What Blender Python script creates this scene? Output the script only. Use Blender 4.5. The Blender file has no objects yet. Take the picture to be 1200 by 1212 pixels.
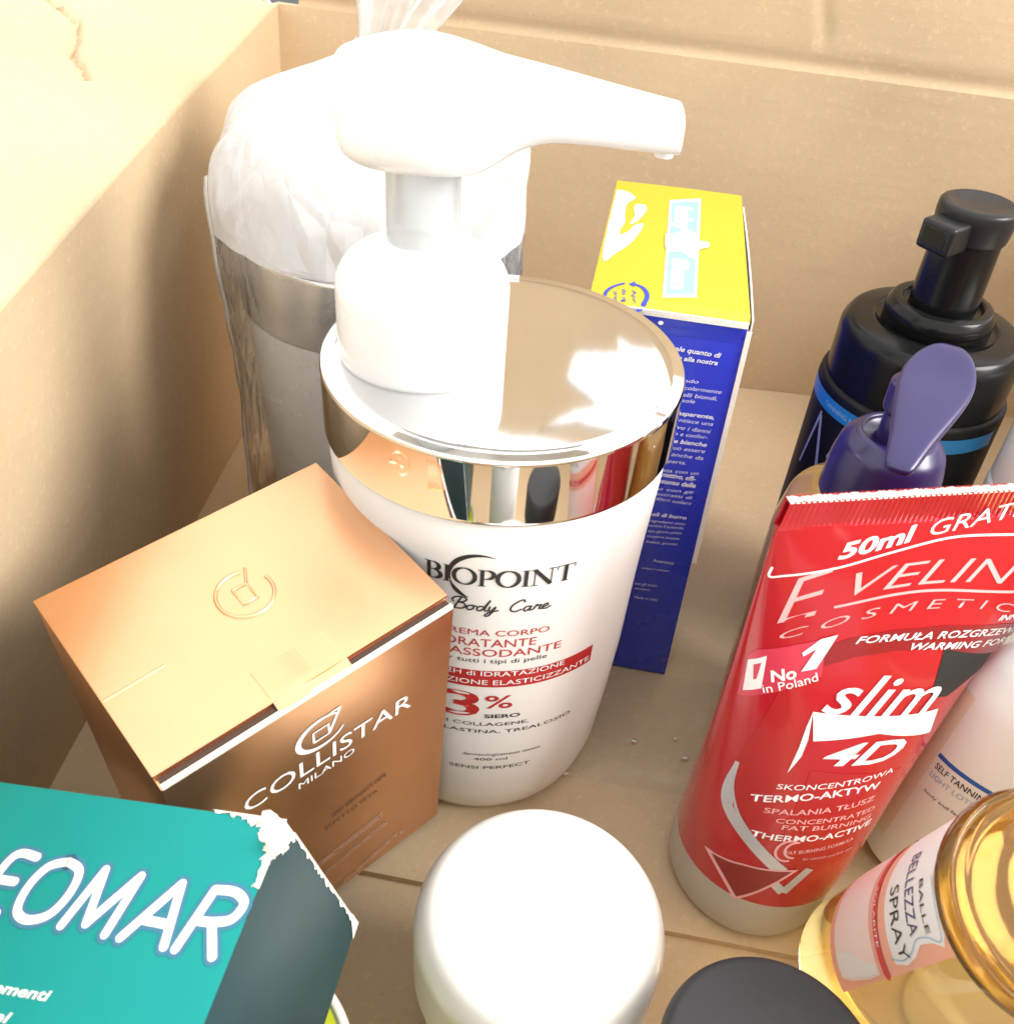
import bpy, bmesh, math, random
import numpy as np
from mathutils import Matrix, Vector
from mathutils.geometry import delaunay_2d_cdt
random.seed(7)
SC = bpy.context.scene
COL = SC.collection

# ---------------------------------------------------------------- camera
cam_data = bpy.data.cameras.new('camera')
cam_data.sensor_fit = 'HORIZONTAL'; cam_data.sensor_width = 36.0
cam_data.lens = 36.0*1150.0/1200.0
cam_data.clip_start = .005; cam_data.clip_end = 20
cam = bpy.data.objects.new('camera', cam_data); COL.objects.link(cam)
_d = np.array([490-600, 2000-606, 1150.0]); _d /= np.linalg.norm(_d); _up = -_d
_f = np.array([0, 0, 1.])-_up*_up[2]; _f /= np.linalg.norm(_f); _r = np.cross(_f, _up)
_R = np.stack([_r, _f, _up])                      # camera axes (x right, y down, z forward) -> world
_M = Matrix(((_R[0, 0], -_R[0, 1], -_R[0, 2], 0), (_R[1, 0], -_R[1, 1], -_R[1, 2], 0),
             (_R[2, 0], -_R[2, 1], -_R[2, 2], .243), (0, 0, 0, 1)))
cam.matrix_world = _M
cam_data.dof.use_dof = True; cam_data.dof.focus_distance = .25; cam_data.dof.aperture_fstop = 40.0
SC.camera = cam

# ---------------------------------------------------------------- light: a bright white room seen over the carton's rim, one ceiling lamp
world = bpy.data.worlds.new('World'); SC.world = world; world.use_nodes = True
_bg = world.node_tree.nodes['Background']
_bg.inputs[0].default_value = (1.0, .985, .96, 1); _bg.inputs[1].default_value = 1.08
def area_lamp(name, loc, target, size, power, color):
    l = bpy.data.lights.new(name, 'AREA'); l.shape = 'DISK'; l.size = size; l.energy = power; l.color = color
    o = bpy.data.objects.new(name, l); COL.objects.link(o); o.location = loc
    o.rotation_euler = (Vector(target)-Vector(loc)).to_track_quat('-Z', 'Y').to_euler()
    return o
area_lamp('ceiling_lamp', (.80, -.02, .66), (.0, .25, .08), .50, 8.0, (1.0, .975, .93))
SC.view_settings.view_transform = 'Standard'; SC.view_settings.look = 'None'
SC.view_settings.exposure = .98; SC.view_settings.gamma = 1.0
SC.cycles.max_bounces = 7; SC.cycles.glossy_bounces = 4; SC.cycles.transmission_bounces = 6; SC.cycles.transparent_max_bounces = 12; SC.cycles.use_adaptive_sampling = True; SC.cycles.adaptive_threshold = .02; SC.cycles.caustics_reflective = False

# ---------------------------------------------------------------- materials
M = {}
def mat(name, col, rough=.5, metal=0., trans=0., coat=0., ior=1.5, alpha=1., var=0., vscale=60., bump=0., bscale=400., sss=0., emit=None, rvar=0., tint=None):
    m = bpy.data.materials.new(name); m.use_nodes = True; nt = m.node_tree; b = nt.nodes['Principled BSDF']
    b.inputs['Base Color'].default_value = (*col, 1); b.inputs['Roughness'].default_value = rough
    b.inputs['Metallic'].default_value = metal; b.inputs['Transmission Weight'].default_value = trans
    b.inputs['Coat Weight'].default_value = coat; b.inputs['Coat Roughness'].default_value = .06
    b.inputs['IOR'].default_value = ior; b.inputs['Alpha'].default_value = alpha
    if sss:
        b.inputs['Subsurface Weight'].default_value = sss; b.inputs['Subsurface Radius'].default_value = (.004, .003, .0025); b.inputs['Subsurface Scale'].default_value = 1.
    tc = nt.nodes.new('ShaderNodeTexCoord')
    if var:
        n = nt.nodes.new('ShaderNodeTexNoise'); n.inputs['Scale'].default_value = vscale; n.inputs['Detail'].default_value = 3
        nt.links.new(tc.outputs['Object'], n.inputs['Vector'])
        mx = nt.nodes.new('ShaderNodeMix'); mx.data_type = 'RGBA'
        c2 = tint or tuple(max(0, c*(1-var)) for c in col)
        mx.inputs[6].default_value = (*tuple(min(1, c*(1+var*.5)) for c in col), 1); mx.inputs[7].default_value = (*c2, 1)
        nt.links.new(n.outputs['Fac'], mx.inputs[0]); nt.links.new(mx.outputs[2], b.inputs['Base Color'])
    if rvar:
        n3 = nt.nodes.new('ShaderNodeTexNoise'); n3.inputs['Scale'].default_value = 90; n3.inputs['Detail'].default_value = 5
        nt.links.new(tc.outputs['Object'], n3.inputs['Vector'])
        mr = nt.nodes.new('ShaderNodeMapRange'); mr.inputs['To Min'].default_value = max(.02, rough-rvar); mr.inputs['To Max'].default_value = rough+rvar
        nt.links.new(n3.outputs['Fac'], mr.inputs['Value']); nt.links.new(mr.outputs[0], b.inputs['Roughness'])
    if bump:
        n2 = nt.nodes.new('ShaderNodeTexNoise'); n2.inputs['Scale'].default_value = bscale; n2.inputs['Detail'].default_value = 3
        nt.links.new(tc.outputs['Object'], n2.inputs['Vector'])
        bp = nt.nodes.new('ShaderNodeBump'); bp.inputs['Strength'].default_value = bump; bp.inputs['Distance'].default_value = .0004
        nt.links.new(n2.outputs['Fac'], bp.inputs['Height']); nt.links.new(bp.outputs[0], b.inputs['Normal'])
    M[name] = m; return m
def cardboard(name, col, flute_axis=2):
    m = mat(name, col, .85); nt = m.node_tree; b = nt.nodes['Principled BSDF']
    tc = nt.nodes.new('ShaderNodeTexCoord')
    def noise(scale, detail=5, vec=None, rough=.6):
        n = nt.nodes.new('ShaderNodeTexNoise'); n.inputs['Scale'].default_value = scale; n.inputs['Detail'].default_value = detail; n.inputs['Roughness'].default_value = rough
        nt.links.new(vec or tc.outputs['Object'], n.inputs['Vector']); return n
    def mixc(fac, a, bcol, rng=(0, 1)):
        mr = nt.nodes.new('ShaderNodeMapRange'); mr.inputs['From Min'].default_value = rng[0]; mr.inputs['From Max'].default_value = rng[1]
        nt.links.new(fac, mr.inputs['Value'])
        mx = nt.nodes.new('ShaderNodeMix'); mx.data_type = 'RGBA'; nt.links.new(mr.outputs[0], mx.inputs[0])
        if isinstance(a, tuple): mx.inputs[6].default_value = (*a, 1)
        else: nt.links.new(a, mx.inputs[6])
        mx.inputs[7].default_value = (*bcol, 1); return mx.outputs[2]
    mp = nt.nodes.new('ShaderNodeMapping'); nt.links.new(tc.outputs['Object'], mp.inputs['Vector'])
    s = [22, 22, 22]; s[flute_axis] = 260; mp.inputs['Scale'].default_value = s
    fl = noise(1.0, 1, mp.outputs['Vector'])
    big = noise(14, 2); fine = noise(1500, 1); fib = noise(420, 3)
    c = mixc(big.outputs['Fac'], col, tuple(x*.86 for x in col), (.35, .75))
    c = mixc(fl.outputs['Fac'], c, tuple(x*.95 for x in col), (.45, .85))
    c = mixc(fib.outputs['Fac'], c, tuple(min(1, x*1.12) for x in col), (.55, .8))
    c = mixc(fine.outputs['Fac'], c, tuple(x*.6 for x in col), (.66, .86))
    nt.links.new(c, b.inputs['Base Color'])
    bp = nt.nodes.new('ShaderNodeBump'); bp.inputs['Strength'].default_value = .16; bp.inputs['Distance'].default_value = .0005
    ad = nt.nodes.new('ShaderNodeMath'); ad.operation = 'ADD'; nt.links.new(fl.outputs['Fac'], ad.inputs[0]); nt.links.new(fib.outputs['Fac'], ad.inputs[1])
    nt.links.new(ad.outputs[0], bp.inputs['Height']); nt.links.new(bp.outputs[0], b.inputs['Normal'])
    return m
KRAFT = (.590, .438, .272)
cardboard('kraft_wall', KRAFT, 2); cardboard('kraft_floor', tuple(x*.96 for x in KRAFT), 1); cardboard('kraft_side', KRAFT, 2)
mat('paper_core', (.78, .74, .66), .9, bump=.4, bscale=900)
mat('ground', (.06, .06, .068), .8, var=.3, vscale=40)
mat('white_plastic', (.88, .878, .87), .28, coat=.25, sss=.0, rvar=.06)
mat('body_white', (.83, .81, .785), .32, coat=.15, rvar=.05, bump=.04, bscale=150)
mat('chrome', (.86, .86, .86), .05, metal=1., bump=.008, bscale=60)
mat('chrome_disc', (.74, .755, .775), .07, metal=1., bump=.010, bscale=40)
mat('stem_plastic', (.72, .76, .79), .2, trans=.45)
mat('copper', (.84, .475, .265), .36, metal=1.0, bump=.05, bscale=700, rvar=.05, var=.08)
mat('gap_shade', (.06, .03, .018), .8)
mat('teal', (.004, .235, .222), .5, ior=1.3, var=.10, vscale=70, bump=.08, bscale=300, rvar=.08)
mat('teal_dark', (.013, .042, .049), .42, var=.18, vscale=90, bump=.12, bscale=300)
mat('yellow', (.50, .40, .022), .40, var=.05, bump=.05)
mat('blue', (.018, .042, .48), .28, coat=.35, var=.12, bump=.05, rvar=.08)
mat('cyan', (.25, .72, .80), .4)
mat('black_plastic', (.007, .007, .007), .22, ior=1.3, rvar=.06)
mat('black_matte', (.012, .012, .013), .32, ior=1.35, bump=.1, bscale=900, rvar=.08)
mat('black_label', (.008, .008, .008), .5, ior=1.3)
mat('label_blue', (.02, .22, .52), .35)
mat('purple', (.019, .011, .078), .30, coat=.1, rvar=.06, sss=0, var=.12)
mat('amber', (.58, .27, .05), .10, trans=.75, ior=1.45)
mat('amber_body', (.55, .30, .06), .16, trans=.35, coat=.4)
mat('oil', (.95, .74, .30), .06, trans=.9, coat=.2, ior=1.4)
mat('amber_cap', (.86, .56, .19), .05, trans=.97, coat=.0, ior=1.42, bump=.5, bscale=70)
mat('red', (.47, .011, .020), .24, coat=.7, var=.10, vscale=45, rvar=.08, bump=.05, bscale=90)
mat('red_dark', (.26, .012, .016), .30, coat=.4)
mat('red_mid', (.43, .018, .020), .28, coat=.5)
mat('badge_red', (.62, .045, .085), .3, coat=.4)
mat('silver_print', (.62, .66, .72), .3, metal=.5)
mat('tube_end', (.62, .58, .50), .35, trans=.25, coat=.2)
mat('tan_cap', (.52, .45, .34), .4)
mat('jar_white', (.84, .815, .755), .30, coat=.2, rvar=.05)
mat('cap_grey', (.022, .023, .025), .62, bump=.15, bscale=1500, var=.15, vscale=200)
mat('lotion_white', (.86, .88, .865), .42)
mat('lotion_reflection', (.84, .77, .62), .4)
mat('lime', (.50, .55, .02), .35)
mat('gold', (.62, .42, .14), .25, metal=.9)
mat('peach', (.86, .42, .30), .45)
mat('peach_light', (.84, .56, .50), .45, var=.35, vscale=120, tint=(.86, .80, .78))
mat('paper_white', (.82, .81, .80), .5)
mat('speck', (.72, .68, .6), .25)
for nm, c in dict(ink=(.02, .02, .022), inkred=(.45, .022, .022), white=(.86, .86, .86), pink=(.80, .42, .42), brown=(.10, .045, .03), pale=(.62, .40, .32),
                  blueink=(.02, .05, .38), lblue=(.30, .48, .68), lblue2=(.35, .6, .8), navy=(.04, .04, .14), outline=(.03, .16, .26), stripe_red=(.66, .05, .06), blue_line=(.02, .12, .46)).items():
    mat('ink_'+nm, c, .45)
def thin_film(name, milk, colr, rough=.12):
    m = bpy.data.materials.new(name); m.use_nodes = True; nt = m.node_tree; nt.nodes.clear()
    out = nt.nodes.new('ShaderNodeOutputMaterial'); tr = nt.nodes.new('ShaderNodeBsdfTransparent'); tr.inputs[0].default_value = (.97, .98, .98, 1)
    gl = nt.nodes.new('ShaderNodeBsdfGlossy'); gl.inputs['Roughness'].default_value = rough; gl.inputs['Color'].default_value = (1, 1, 1, 1)
    df = nt.nodes.new('ShaderNodeBsdfDiffuse'); df.inputs['Color'].default_value = (*colr, 1)
    tl = nt.nodes.new('ShaderNodeBsdfTranslucent'); tl.inputs['Color'].default_value = (*colr, 1)
    a = nt.nodes.new('ShaderNodeMixShader'); a.inputs[0].default_value = .5; nt.links.new(df.outputs[0], a.inputs[1]); nt.links.new(tl.outputs[0], a.inputs[2])
    tc = nt.nodes.new('ShaderNodeTexCoord'); n = nt.nodes.new('ShaderNodeTexNoise'); n.inputs['Scale'].default_value = 55; n.inputs['Detail'].default_value = 5; n.inputs['Distortion'].default_value = 1.2
    nt.links.new(tc.outputs['Object'], n.inputs['Vector'])
    mr = nt.nodes.new('ShaderNodeMapRange'); mr.inputs['From Min'].default_value = .35; mr.inputs['From Max'].default_value = .75; mr.inputs['To Min'].default_value = milk*.82; mr.inputs['To Max'].default_value = min(1, milk*1.5)
    nt.links.new(n.outputs['Fac'], mr.inputs['Value'])
    nb = nt.nodes.new('ShaderNodeTexVoronoi'); nb.feature = 'DISTANCE_TO_EDGE'; nb.inputs['Scale'].default_value = 75
    wp = nt.nodes.new('ShaderNodeMapping'); wp.inputs['Scale'].default_value = (1.6, 1.6, .55); wp.inputs['Rotation'].default_value = (.3, .25, .4)
    nt.links.new(tc.outputs['Object'], wp.inputs['Vector']); nt.links.new(wp.outputs[0], nb.inputs['Vector'])
    bpm = nt.nodes.new('ShaderNodeBump'); bpm.inputs['Strength'].default_value = .55; bpm.inputs['Distance'].default_value = .0035
    nt.links.new(nb.outputs['Distance'], bpm.inputs['Height'])
    for q_ in (gl, df): nt.links.new(bpm.outputs[0], q_.inputs['Normal'])
    b = nt.nodes.new('ShaderNodeMixShader'); nt.links.new(mr.outputs[0], b.inputs[0]); nt.links.new(tr.outputs[0], b.inputs[1]); nt.links.new(a.outputs[0], b.inputs[2])
    fr = nt.nodes.new('ShaderNodeFresnel'); fr.inputs[0].default_value = 1.18
    c = nt.nodes.new('ShaderNodeMixShader'); nt.links.new(fr.outputs[0], c.inputs[0]); nt.links.new(b.outputs[0], c.inputs[1]); nt.links.new(gl.outputs[0], c.inputs[2])
    nt.links.new(c.outputs[0], out.inputs[0]); M[name] = m
thin_film('bag_clear', .20, (.95, .96, .96)); thin_film('bag_milky', .90, (1, 1, 1), .25); thin_film('bag_neck', .38, (.96, .96, .96), .25); thin_film('tape_film', .06, (.9, .85, .75), .2)

# ---------------------------------------------------------------- mesh helpers
def link(name, me, m, parent=None, smooth=True):
    o = bpy.data.objects.new(name, me); COL.objects.link(o)
    if m is not None:
        me.materials.clear(); me.materials.append(M[m])
    if smooth:
        for p in me.polygons: p.use_smooth = True
    if parent is not None: o.parent = parent
    return o
def pydata(name, verts, faces, m, parent=None, smooth=True):
    me = bpy.data.meshes.new(name); me.from_pydata([tuple(map(float, v)) for v in verts], [], faces); me.update()
    return link(name, me, m, parent, smooth)
def thing(name, label, cat, group=None):
    o = bpy.data.objects.new(name, None); COL.objects.link(o); o.empty_display_size = .01
    o['label'] = label; o['category'] = cat
    if group: o['group'] = group
    return o
def put(root, loc):
    """move a root Empty to the thing's base without moving its parts"""
    root.location = tuple(map(float, loc)); mw = Matrix.Translation(Vector(root.location)).inverted()
    for c in root.children: c.matrix_parent_inverse = mw
def sharp(o, ang=35):
    md = o.modifiers.new('edges', 'EDGE_SPLIT'); md.split_angle = math.radians(ang); return o
def lathe(name, prof, m, parent=None, origin=(0, 0, 0), axis=None, seg=64, split=32, wob=0.):
    """prof: list of (r, z); revolved about z (or about 'axis' = (d, e, f)) through origin"""
    O = np.array(origin, float); d, e, f = axis if axis is not None else (V(0, 0, 1), V(1, 0, 0), V(0, 1, 0))
    vs, fs = [], []
    for r, z in prof:
        for k in range(seg):
            a = 2*math.pi*k/seg; vs.append(O+d*z+(e*math.cos(a)+f*math.sin(a))*max(r, 1e-6))
    n = len(prof)
    for i in range(n-1):
        for k in range(seg):
            k2 = (k+1) % seg; fs.append((i*seg+k, i*seg+k2, (i+1)*seg+k2, (i+1)*seg+k))
    fs.append(tuple(reversed(range(seg)))) ; fs.append(tuple((n-1)*seg+k for k in range(seg)))
    o = pydata(name, vs, fs, m, parent)
    if split: sharp(o, split)
    return o
def fillet(prof, rad=.0008, steps=4):
    """round the corners of a (r, z) profile"""
    out = [prof[0]]
    for i in range(1, len(prof)-1):
        p0, p, p1 = (np.array(prof[i-1]), np.array(prof[i]), np.array(prof[i+1]))
        a, b = p0-p, p1-p; la, lb = np.linalg.norm(a), np.linalg.norm(b)
        if la < 1e-9 or lb < 1e-9: continue
        q = min(rad, la*.45, lb*.45); s, e = p+a/la*q, p+b/lb*q
        for k in range(steps+1):
            t = k/steps; out.append(tuple((1-t)**2*s+2*t*(1-t)*p+t*t*e))
    out.append(prof[-1]); return out
def box_pts(c, u, v, w, a, b, h):
    """oriented box: c centre of its top face"""
    P = []
    for s, t in ((-1, -1), (1, -1), (1, 1), (-1, 1)):
        P.append(c+u*(s*a/2)+v*(t*b/2)-w*h)
    for s, t in ((-1, -1), (1, -1), (1, 1), (-1, 1)):
        P.append(c+u*(s*a/2)+v*(t*b/2))
    return P
def obox(name, c, u, v, w, a, b, h, m, parent=None, bev=.0006, seg=2):
    bm = bmesh.new(); P = [bm.verts.new(tuple(p)) for p in box_pts(c, u, v, w, a, b, h)]
    for f in ((3, 2, 1, 0), (4, 5, 6, 7), (0, 1, 5, 4), (1, 2, 6, 5), (2, 3, 7, 6), (3, 0, 4, 7)): bm.faces.new([P[i] for i in f])
    bmesh.ops.recalc_face_normals(bm, faces=bm.faces)
    if bev: bmesh.ops.bevel(bm, geom=bm.edges[:], offset=bev, segments=seg, affect='EDGES', profile=.6)
    me = bpy.data.meshes.new(name); bm.to_mesh(me); bm.free()
    return sharp(link(name, me, m, parent), 40)
def sheet(name, S, us, vs, m, parent=None, thick=0., drop=None, flip=False):
    """grid surface S(u, v) -> point, optionally thickened (solidify) and with cells dropped"""
    P = []
    for v in vs:
        for u in us: P.append(S(u, v))
    n = len(us); F = []
    for j in range(len(vs)-1):
        for i in range(n-1):
            if drop and drop((us[i]+us[i+1])/2, (vs[j]+vs[j+1])/2): continue
            F.append((j*n+i, j*n+i+1, (j+1)*n+i+1, (j+1)*n+i))
    if flip: F = [tuple(reversed(f)) for f in F]
    o = pydata(name, P, F, m, parent)
    if thick:
        md = o.modifiers.new('thickness', 'SOLIDIFY'); md.thickness = thick; md.offset = -1
        sharp(o, 50)
    return o
def poly_on(name, S, pts, m, parent, lift, sub=.0022):
    """a flat printed patch on surface S; cut into small triangles so that it follows the surface"""
    pv = [Vector((float(p[0])*1000, float(p[1])*1000)) for p in pts]
    ov, _, of = delaunay_2d_cdt(pv, [], [list(range(len(pv)))], 1, 1e-5)[:3]
    bm = bmesh.new(); vv = [bm.verts.new((v.x/1000, v.y/1000, 0)) for v in ov]
    for f_ in of: bm.faces.new([vv[i] for i in f_])
    for _ in range(6):
        es = [e for e in bm.edges if e.calc_length() > sub]
        if not es or len(bm.faces) > 3000: break
        bmesh.ops.subdivide_edges(bm, edges=es, cuts=1); bmesh.ops.triangulate(bm, faces=[f for f in bm.faces if len(f.verts) > 3])
    for v in bm.verts: v.co = Vector(tuple(S(v.co.x, v.co.y, lift)))
    me = bpy.data.meshes.new(name); bm.to_mesh(me); bm.free(); return link(name, me, m, parent)
def catmull(pts, n=8):
    P = [np.array(p, float) for p in pts]; out = []
    for i in range(len(P)-1):
        p0 = P[max(0, i-1)]; p1 = P[i]; p2 = P[i+1]; p3 = P[min(len(P)-1, i+2)]
        for k in range(n):
            t = k/n; out.append(.5*((2*p1)+(-p0+p2)*t+(2*p0-5*p1+4*p2-p3)*t*t+(-p0+3*p1-3*p2+p3)*t**3))
    out.append(P[-1]); return out
def ribbon(pts, w, smooth=True, cap=True, taper=None):
    """2-D stroke -> (verts, faces); w = width, taper = f(t) factor along it"""
    P = catmull(pts) if smooth and len(pts) > 2 else [np.array(p, float) for p in pts]
    n = len(P); vs, fs = [], []
    for i, p in enumerate(P):
        t = P[min(n-1, i+1)]-P[max(0, i-1)]; t = t/max(1e-12, np.linalg.norm(t)); q = np.array([-t[1], t[0]])
        ww = w*.5*(taper(i/(n-1)) if taper else 1); vs += [p+q*ww, p-q*ww]
    for i in range(n-1): fs.append((2*i, 2*i+1, 2*i+3, 2*i+2))
    if cap:
        for end, sgn in ((0, -1), (n-1, 1)):
            p = P[end]; t = (P[1]-P[0]) if end == 0 else (P[-1]-P[-2]); t = t/max(1e-12, np.linalg.norm(t))*sgn; q = np.array([-t[1], t[0]])
            ww = w*.5*(taper(end/(n-1)) if taper else 1); b = len(vs)
            for k in range(9):
                a = -math.pi/2+math.pi*k/8; vs.append(p+t*(math.cos(a)*ww)+q*(math.sin(a)*ww))
            fs.append(tuple(range(b, b+9)))
    return vs, fs
def strokes_on(name, S, strokes, m, parent, lift):
    """strokes: list of (pts, width, kwargs) in surface coordinates"""
    V_, F_ = [], []
    for i, (pts, w, kw) in enumerate(strokes):
        vs, fs = ribbon(pts, w, **kw); b = len(V_)
        V_ += [S(v[0], v[1], lift+i*4e-6) for v in vs]; F_ += [tuple(b+j for j in f) for f in fs]
    return pydata(name, V_, F_, m, parent)
LEFT_HANDED = {'ctop', 'ytop'}
def text_mesh(body, bold, shear):
    c = bpy.data.curves.new('lettering', 'FONT'); c.body = body; c.size = 1; c.resolution_u = 3; c.offset = bold; c.shear = shear
    o = bpy.data.objects.new('lettering', c); COL.objects.link(o)
    dg = bpy.context.evaluated_depsgraph_get(); me = bpy.data.meshes.new_from_object(o.evaluated_get(dg))
    bpy.data.objects.remove(o); bpy.data.curves.remove(c); return me
_CAP = None
def lettering(surf, body, u0, v0, u1, v1, h, opt, parent, S):
    global _CAP
    if _CAP is None:
        t = text_mesh('H', 0, 0); _CAP = max(v.co.y for v in t.vertices); bpy.data.meshes.remove(t)
    me = text_mesh(body, opt.get('b', 0), opt.get('sh', 0))
    xs = [v.co.x for v in me.vertices]; x0, x1 = min(xs), max(xs)
    a = np.array([u0, v0]); d = np.array([u1, v1])-a; L = np.linalg.norm(d); d = d/L
    n = np.array([-d[1], d[0]]) if surf not in LEFT_HANDED else np.array([d[1], -d[0]])
    q = opt.get('q', 0); lift = .00012*(1+opt.get('o', 0)*.55)
    for v in me.vertices:
        s = (v.co.x-x0)/(x1-x0); p = a+d*(s*L)+n*(v.co.y/_CAP*h+4*q*s*(1-s)); v.co = Vector(tuple(S(p[0], p[1], lift)))
    return link('lettering', me, 'ink_'+opt['m'], parent, smooth=False)

# ---- GEOM: shared surface definitions (metres, floor of the carton is z = 0) ----
def V(*a): return np.array(a, float)
def unit(a): return a/np.linalg.norm(a)
def rot_about(x, k, t): return x*math.cos(t)+np.cross(k, x)*math.sin(t)+k*(k@x)*(1-math.cos(t))
def tilted_frame(yaw, t1, t2):
    u = V(math.cos(yaw), math.sin(yaw), 0); v = V(math.sin(yaw), -math.cos(yaw), 0); w = V(0, 0, 1)
    u1 = rot_about(u, v, t1); w1 = rot_about(w, v, t1)
    return u1, rot_about(v, u1, t2), rot_about(w1, u1, t2)
def interp(z, prof):
    return float(np.interp(z, [p[0] for p in prof], [p[1] for p in prof]))
# front pump bottle
BC = V(-.0035, .191, 0); ZCAP = .1317
BODY = [(0, .0285), (.0025, .0312), (.006, .0328), (.014, .0347), (.034, .0364), (.052, .0375), (.071, .0380), (.086, .0386), (.104, .0396), (.115, .0400)]
def S_bottle(u, v, o=0.):
    r = interp(v, BODY)+o; th = u/.0385
    return V(BC[0]+r*math.sin(th), BC[1]-r*math.cos(th), v)
# red tube
TE = V(math.cos(.21), math.sin(.21), 0); TN = V(math.sin(.21), -math.cos(.21), 0)
TZ0, TZ1 = .012, .1285
def tube_sec(z):
    t = min(1, max(0, (z-TZ0)/(TZ1-TZ0)))
    dl = .0185*t**.75
    c = V(.0735+.98*dl, .150+.3*dl, 0)
    a = .0215+dl
    b = .0215*(1-t**1.35)+.0007
    ar = interp(z, [(.012, .0215), (.05, .0225), (.08, .026), (.1, .033), (.1285, .040)])
    return c, a, b, ar
def S_tube(u, v, o=0.):
    c, a, b, ar = tube_sec(v); s = max(0., 1-(u/(a if u < 0 else ar))**2)
    p = c+TE*u+TN*(b*math.sqrt(s)+o); return V(p[0], p[1], v)
# copper carton
CP = dict(c=V(-.05033, .13672, .10214), yaw=.77512, t1=.0703, t2=.12102, w=.06535, d=.05071, h=.0978)
CU, CV, CW = tilted_frame(CP['yaw'], CP['t1'], CP['t2'])
def S_copper_top(u, v, o=0.): return CP['c']+CU*u+CV*v+CW*o
def S_copper_front(u, v, o=0.): return CP['c']+CV*(CP['d']/2+o)+CU*u+CW*v
# teal carton
TA = unit(V(.95957, -.18964, .20798)); TCd = unit(V(.22956, .09981, -.96816)); TB = np.cross(TCd, TA)
TP0 = V(-.0323, .0895, .100)
def S_teal(u, v, o=0.): return TP0+TA*u-TB*v-TCd*o        # u right, v towards the back
def S_teal_side(u, v, o=0.): return TP0+TB*u-TCd*v+TA*o
# yellow and blue carton
YP = dict(c=V(.0425, .27128, .12677), yaw=-.11966, t1=0., t2=-.03899, w=.0405, d=.09427, h=.1285)
YU, YV, YW = tilted_frame(YP['yaw'], YP['t1'], YP['t2'])
def S_yellow_top(u, v, o=0.): return YP['c']+YU*u+YV*v+YW*o     # v towards the viewer
def S_yellow_front(u, v, o=0.): return YP['c']+YV*(YP['d']/2+o)+YU*u+YW*v
# white tanning bottle: oval in plan, its broad side towards the viewer
WC = V(.1285, .1520, .0010); WR = .0225; WB = .0115; WD = unit(V(.03, -.05, 1))
WE = unit(V(-.42, -.90, 0)-WD*(WD@V(-.42, -.90, 0))); WF = np.cross(WD, WE)
def S_white(u, v, o=0.):
    th = u/WR; return WC+WD*v+WE*(math.cos(th)*(WB+o))+WF*(math.sin(th)*(WR+o))
# black mousse bottle
KC = V(.1155, .250, 0); KR = .0265
def S_black(u, v, o=0.):
    th = u/KR-.45; return V(KC[0]+(KR+o)*math.sin(th), KC[1]-(KR+o)*math.cos(th), v)
# amber spray bottle lying back on its base
OB = V(.0995, .1185, .0070); OS = V(0.0979, 0.0889, 0.0930); OR = .0195
OD = unit(OS-OB); OE = unit(V(-.096, -.104, .19)-OD*(OD@V(-.096, -.104, .19))); OF = np.cross(OD, OE)
def S_spray(u, v, o=0.):
    th = u/OR; return OB+OD*v+(OE*math.cos(th)+OF*math.sin(th))*(OR+o)
# ---- END GEOM ----

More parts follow.
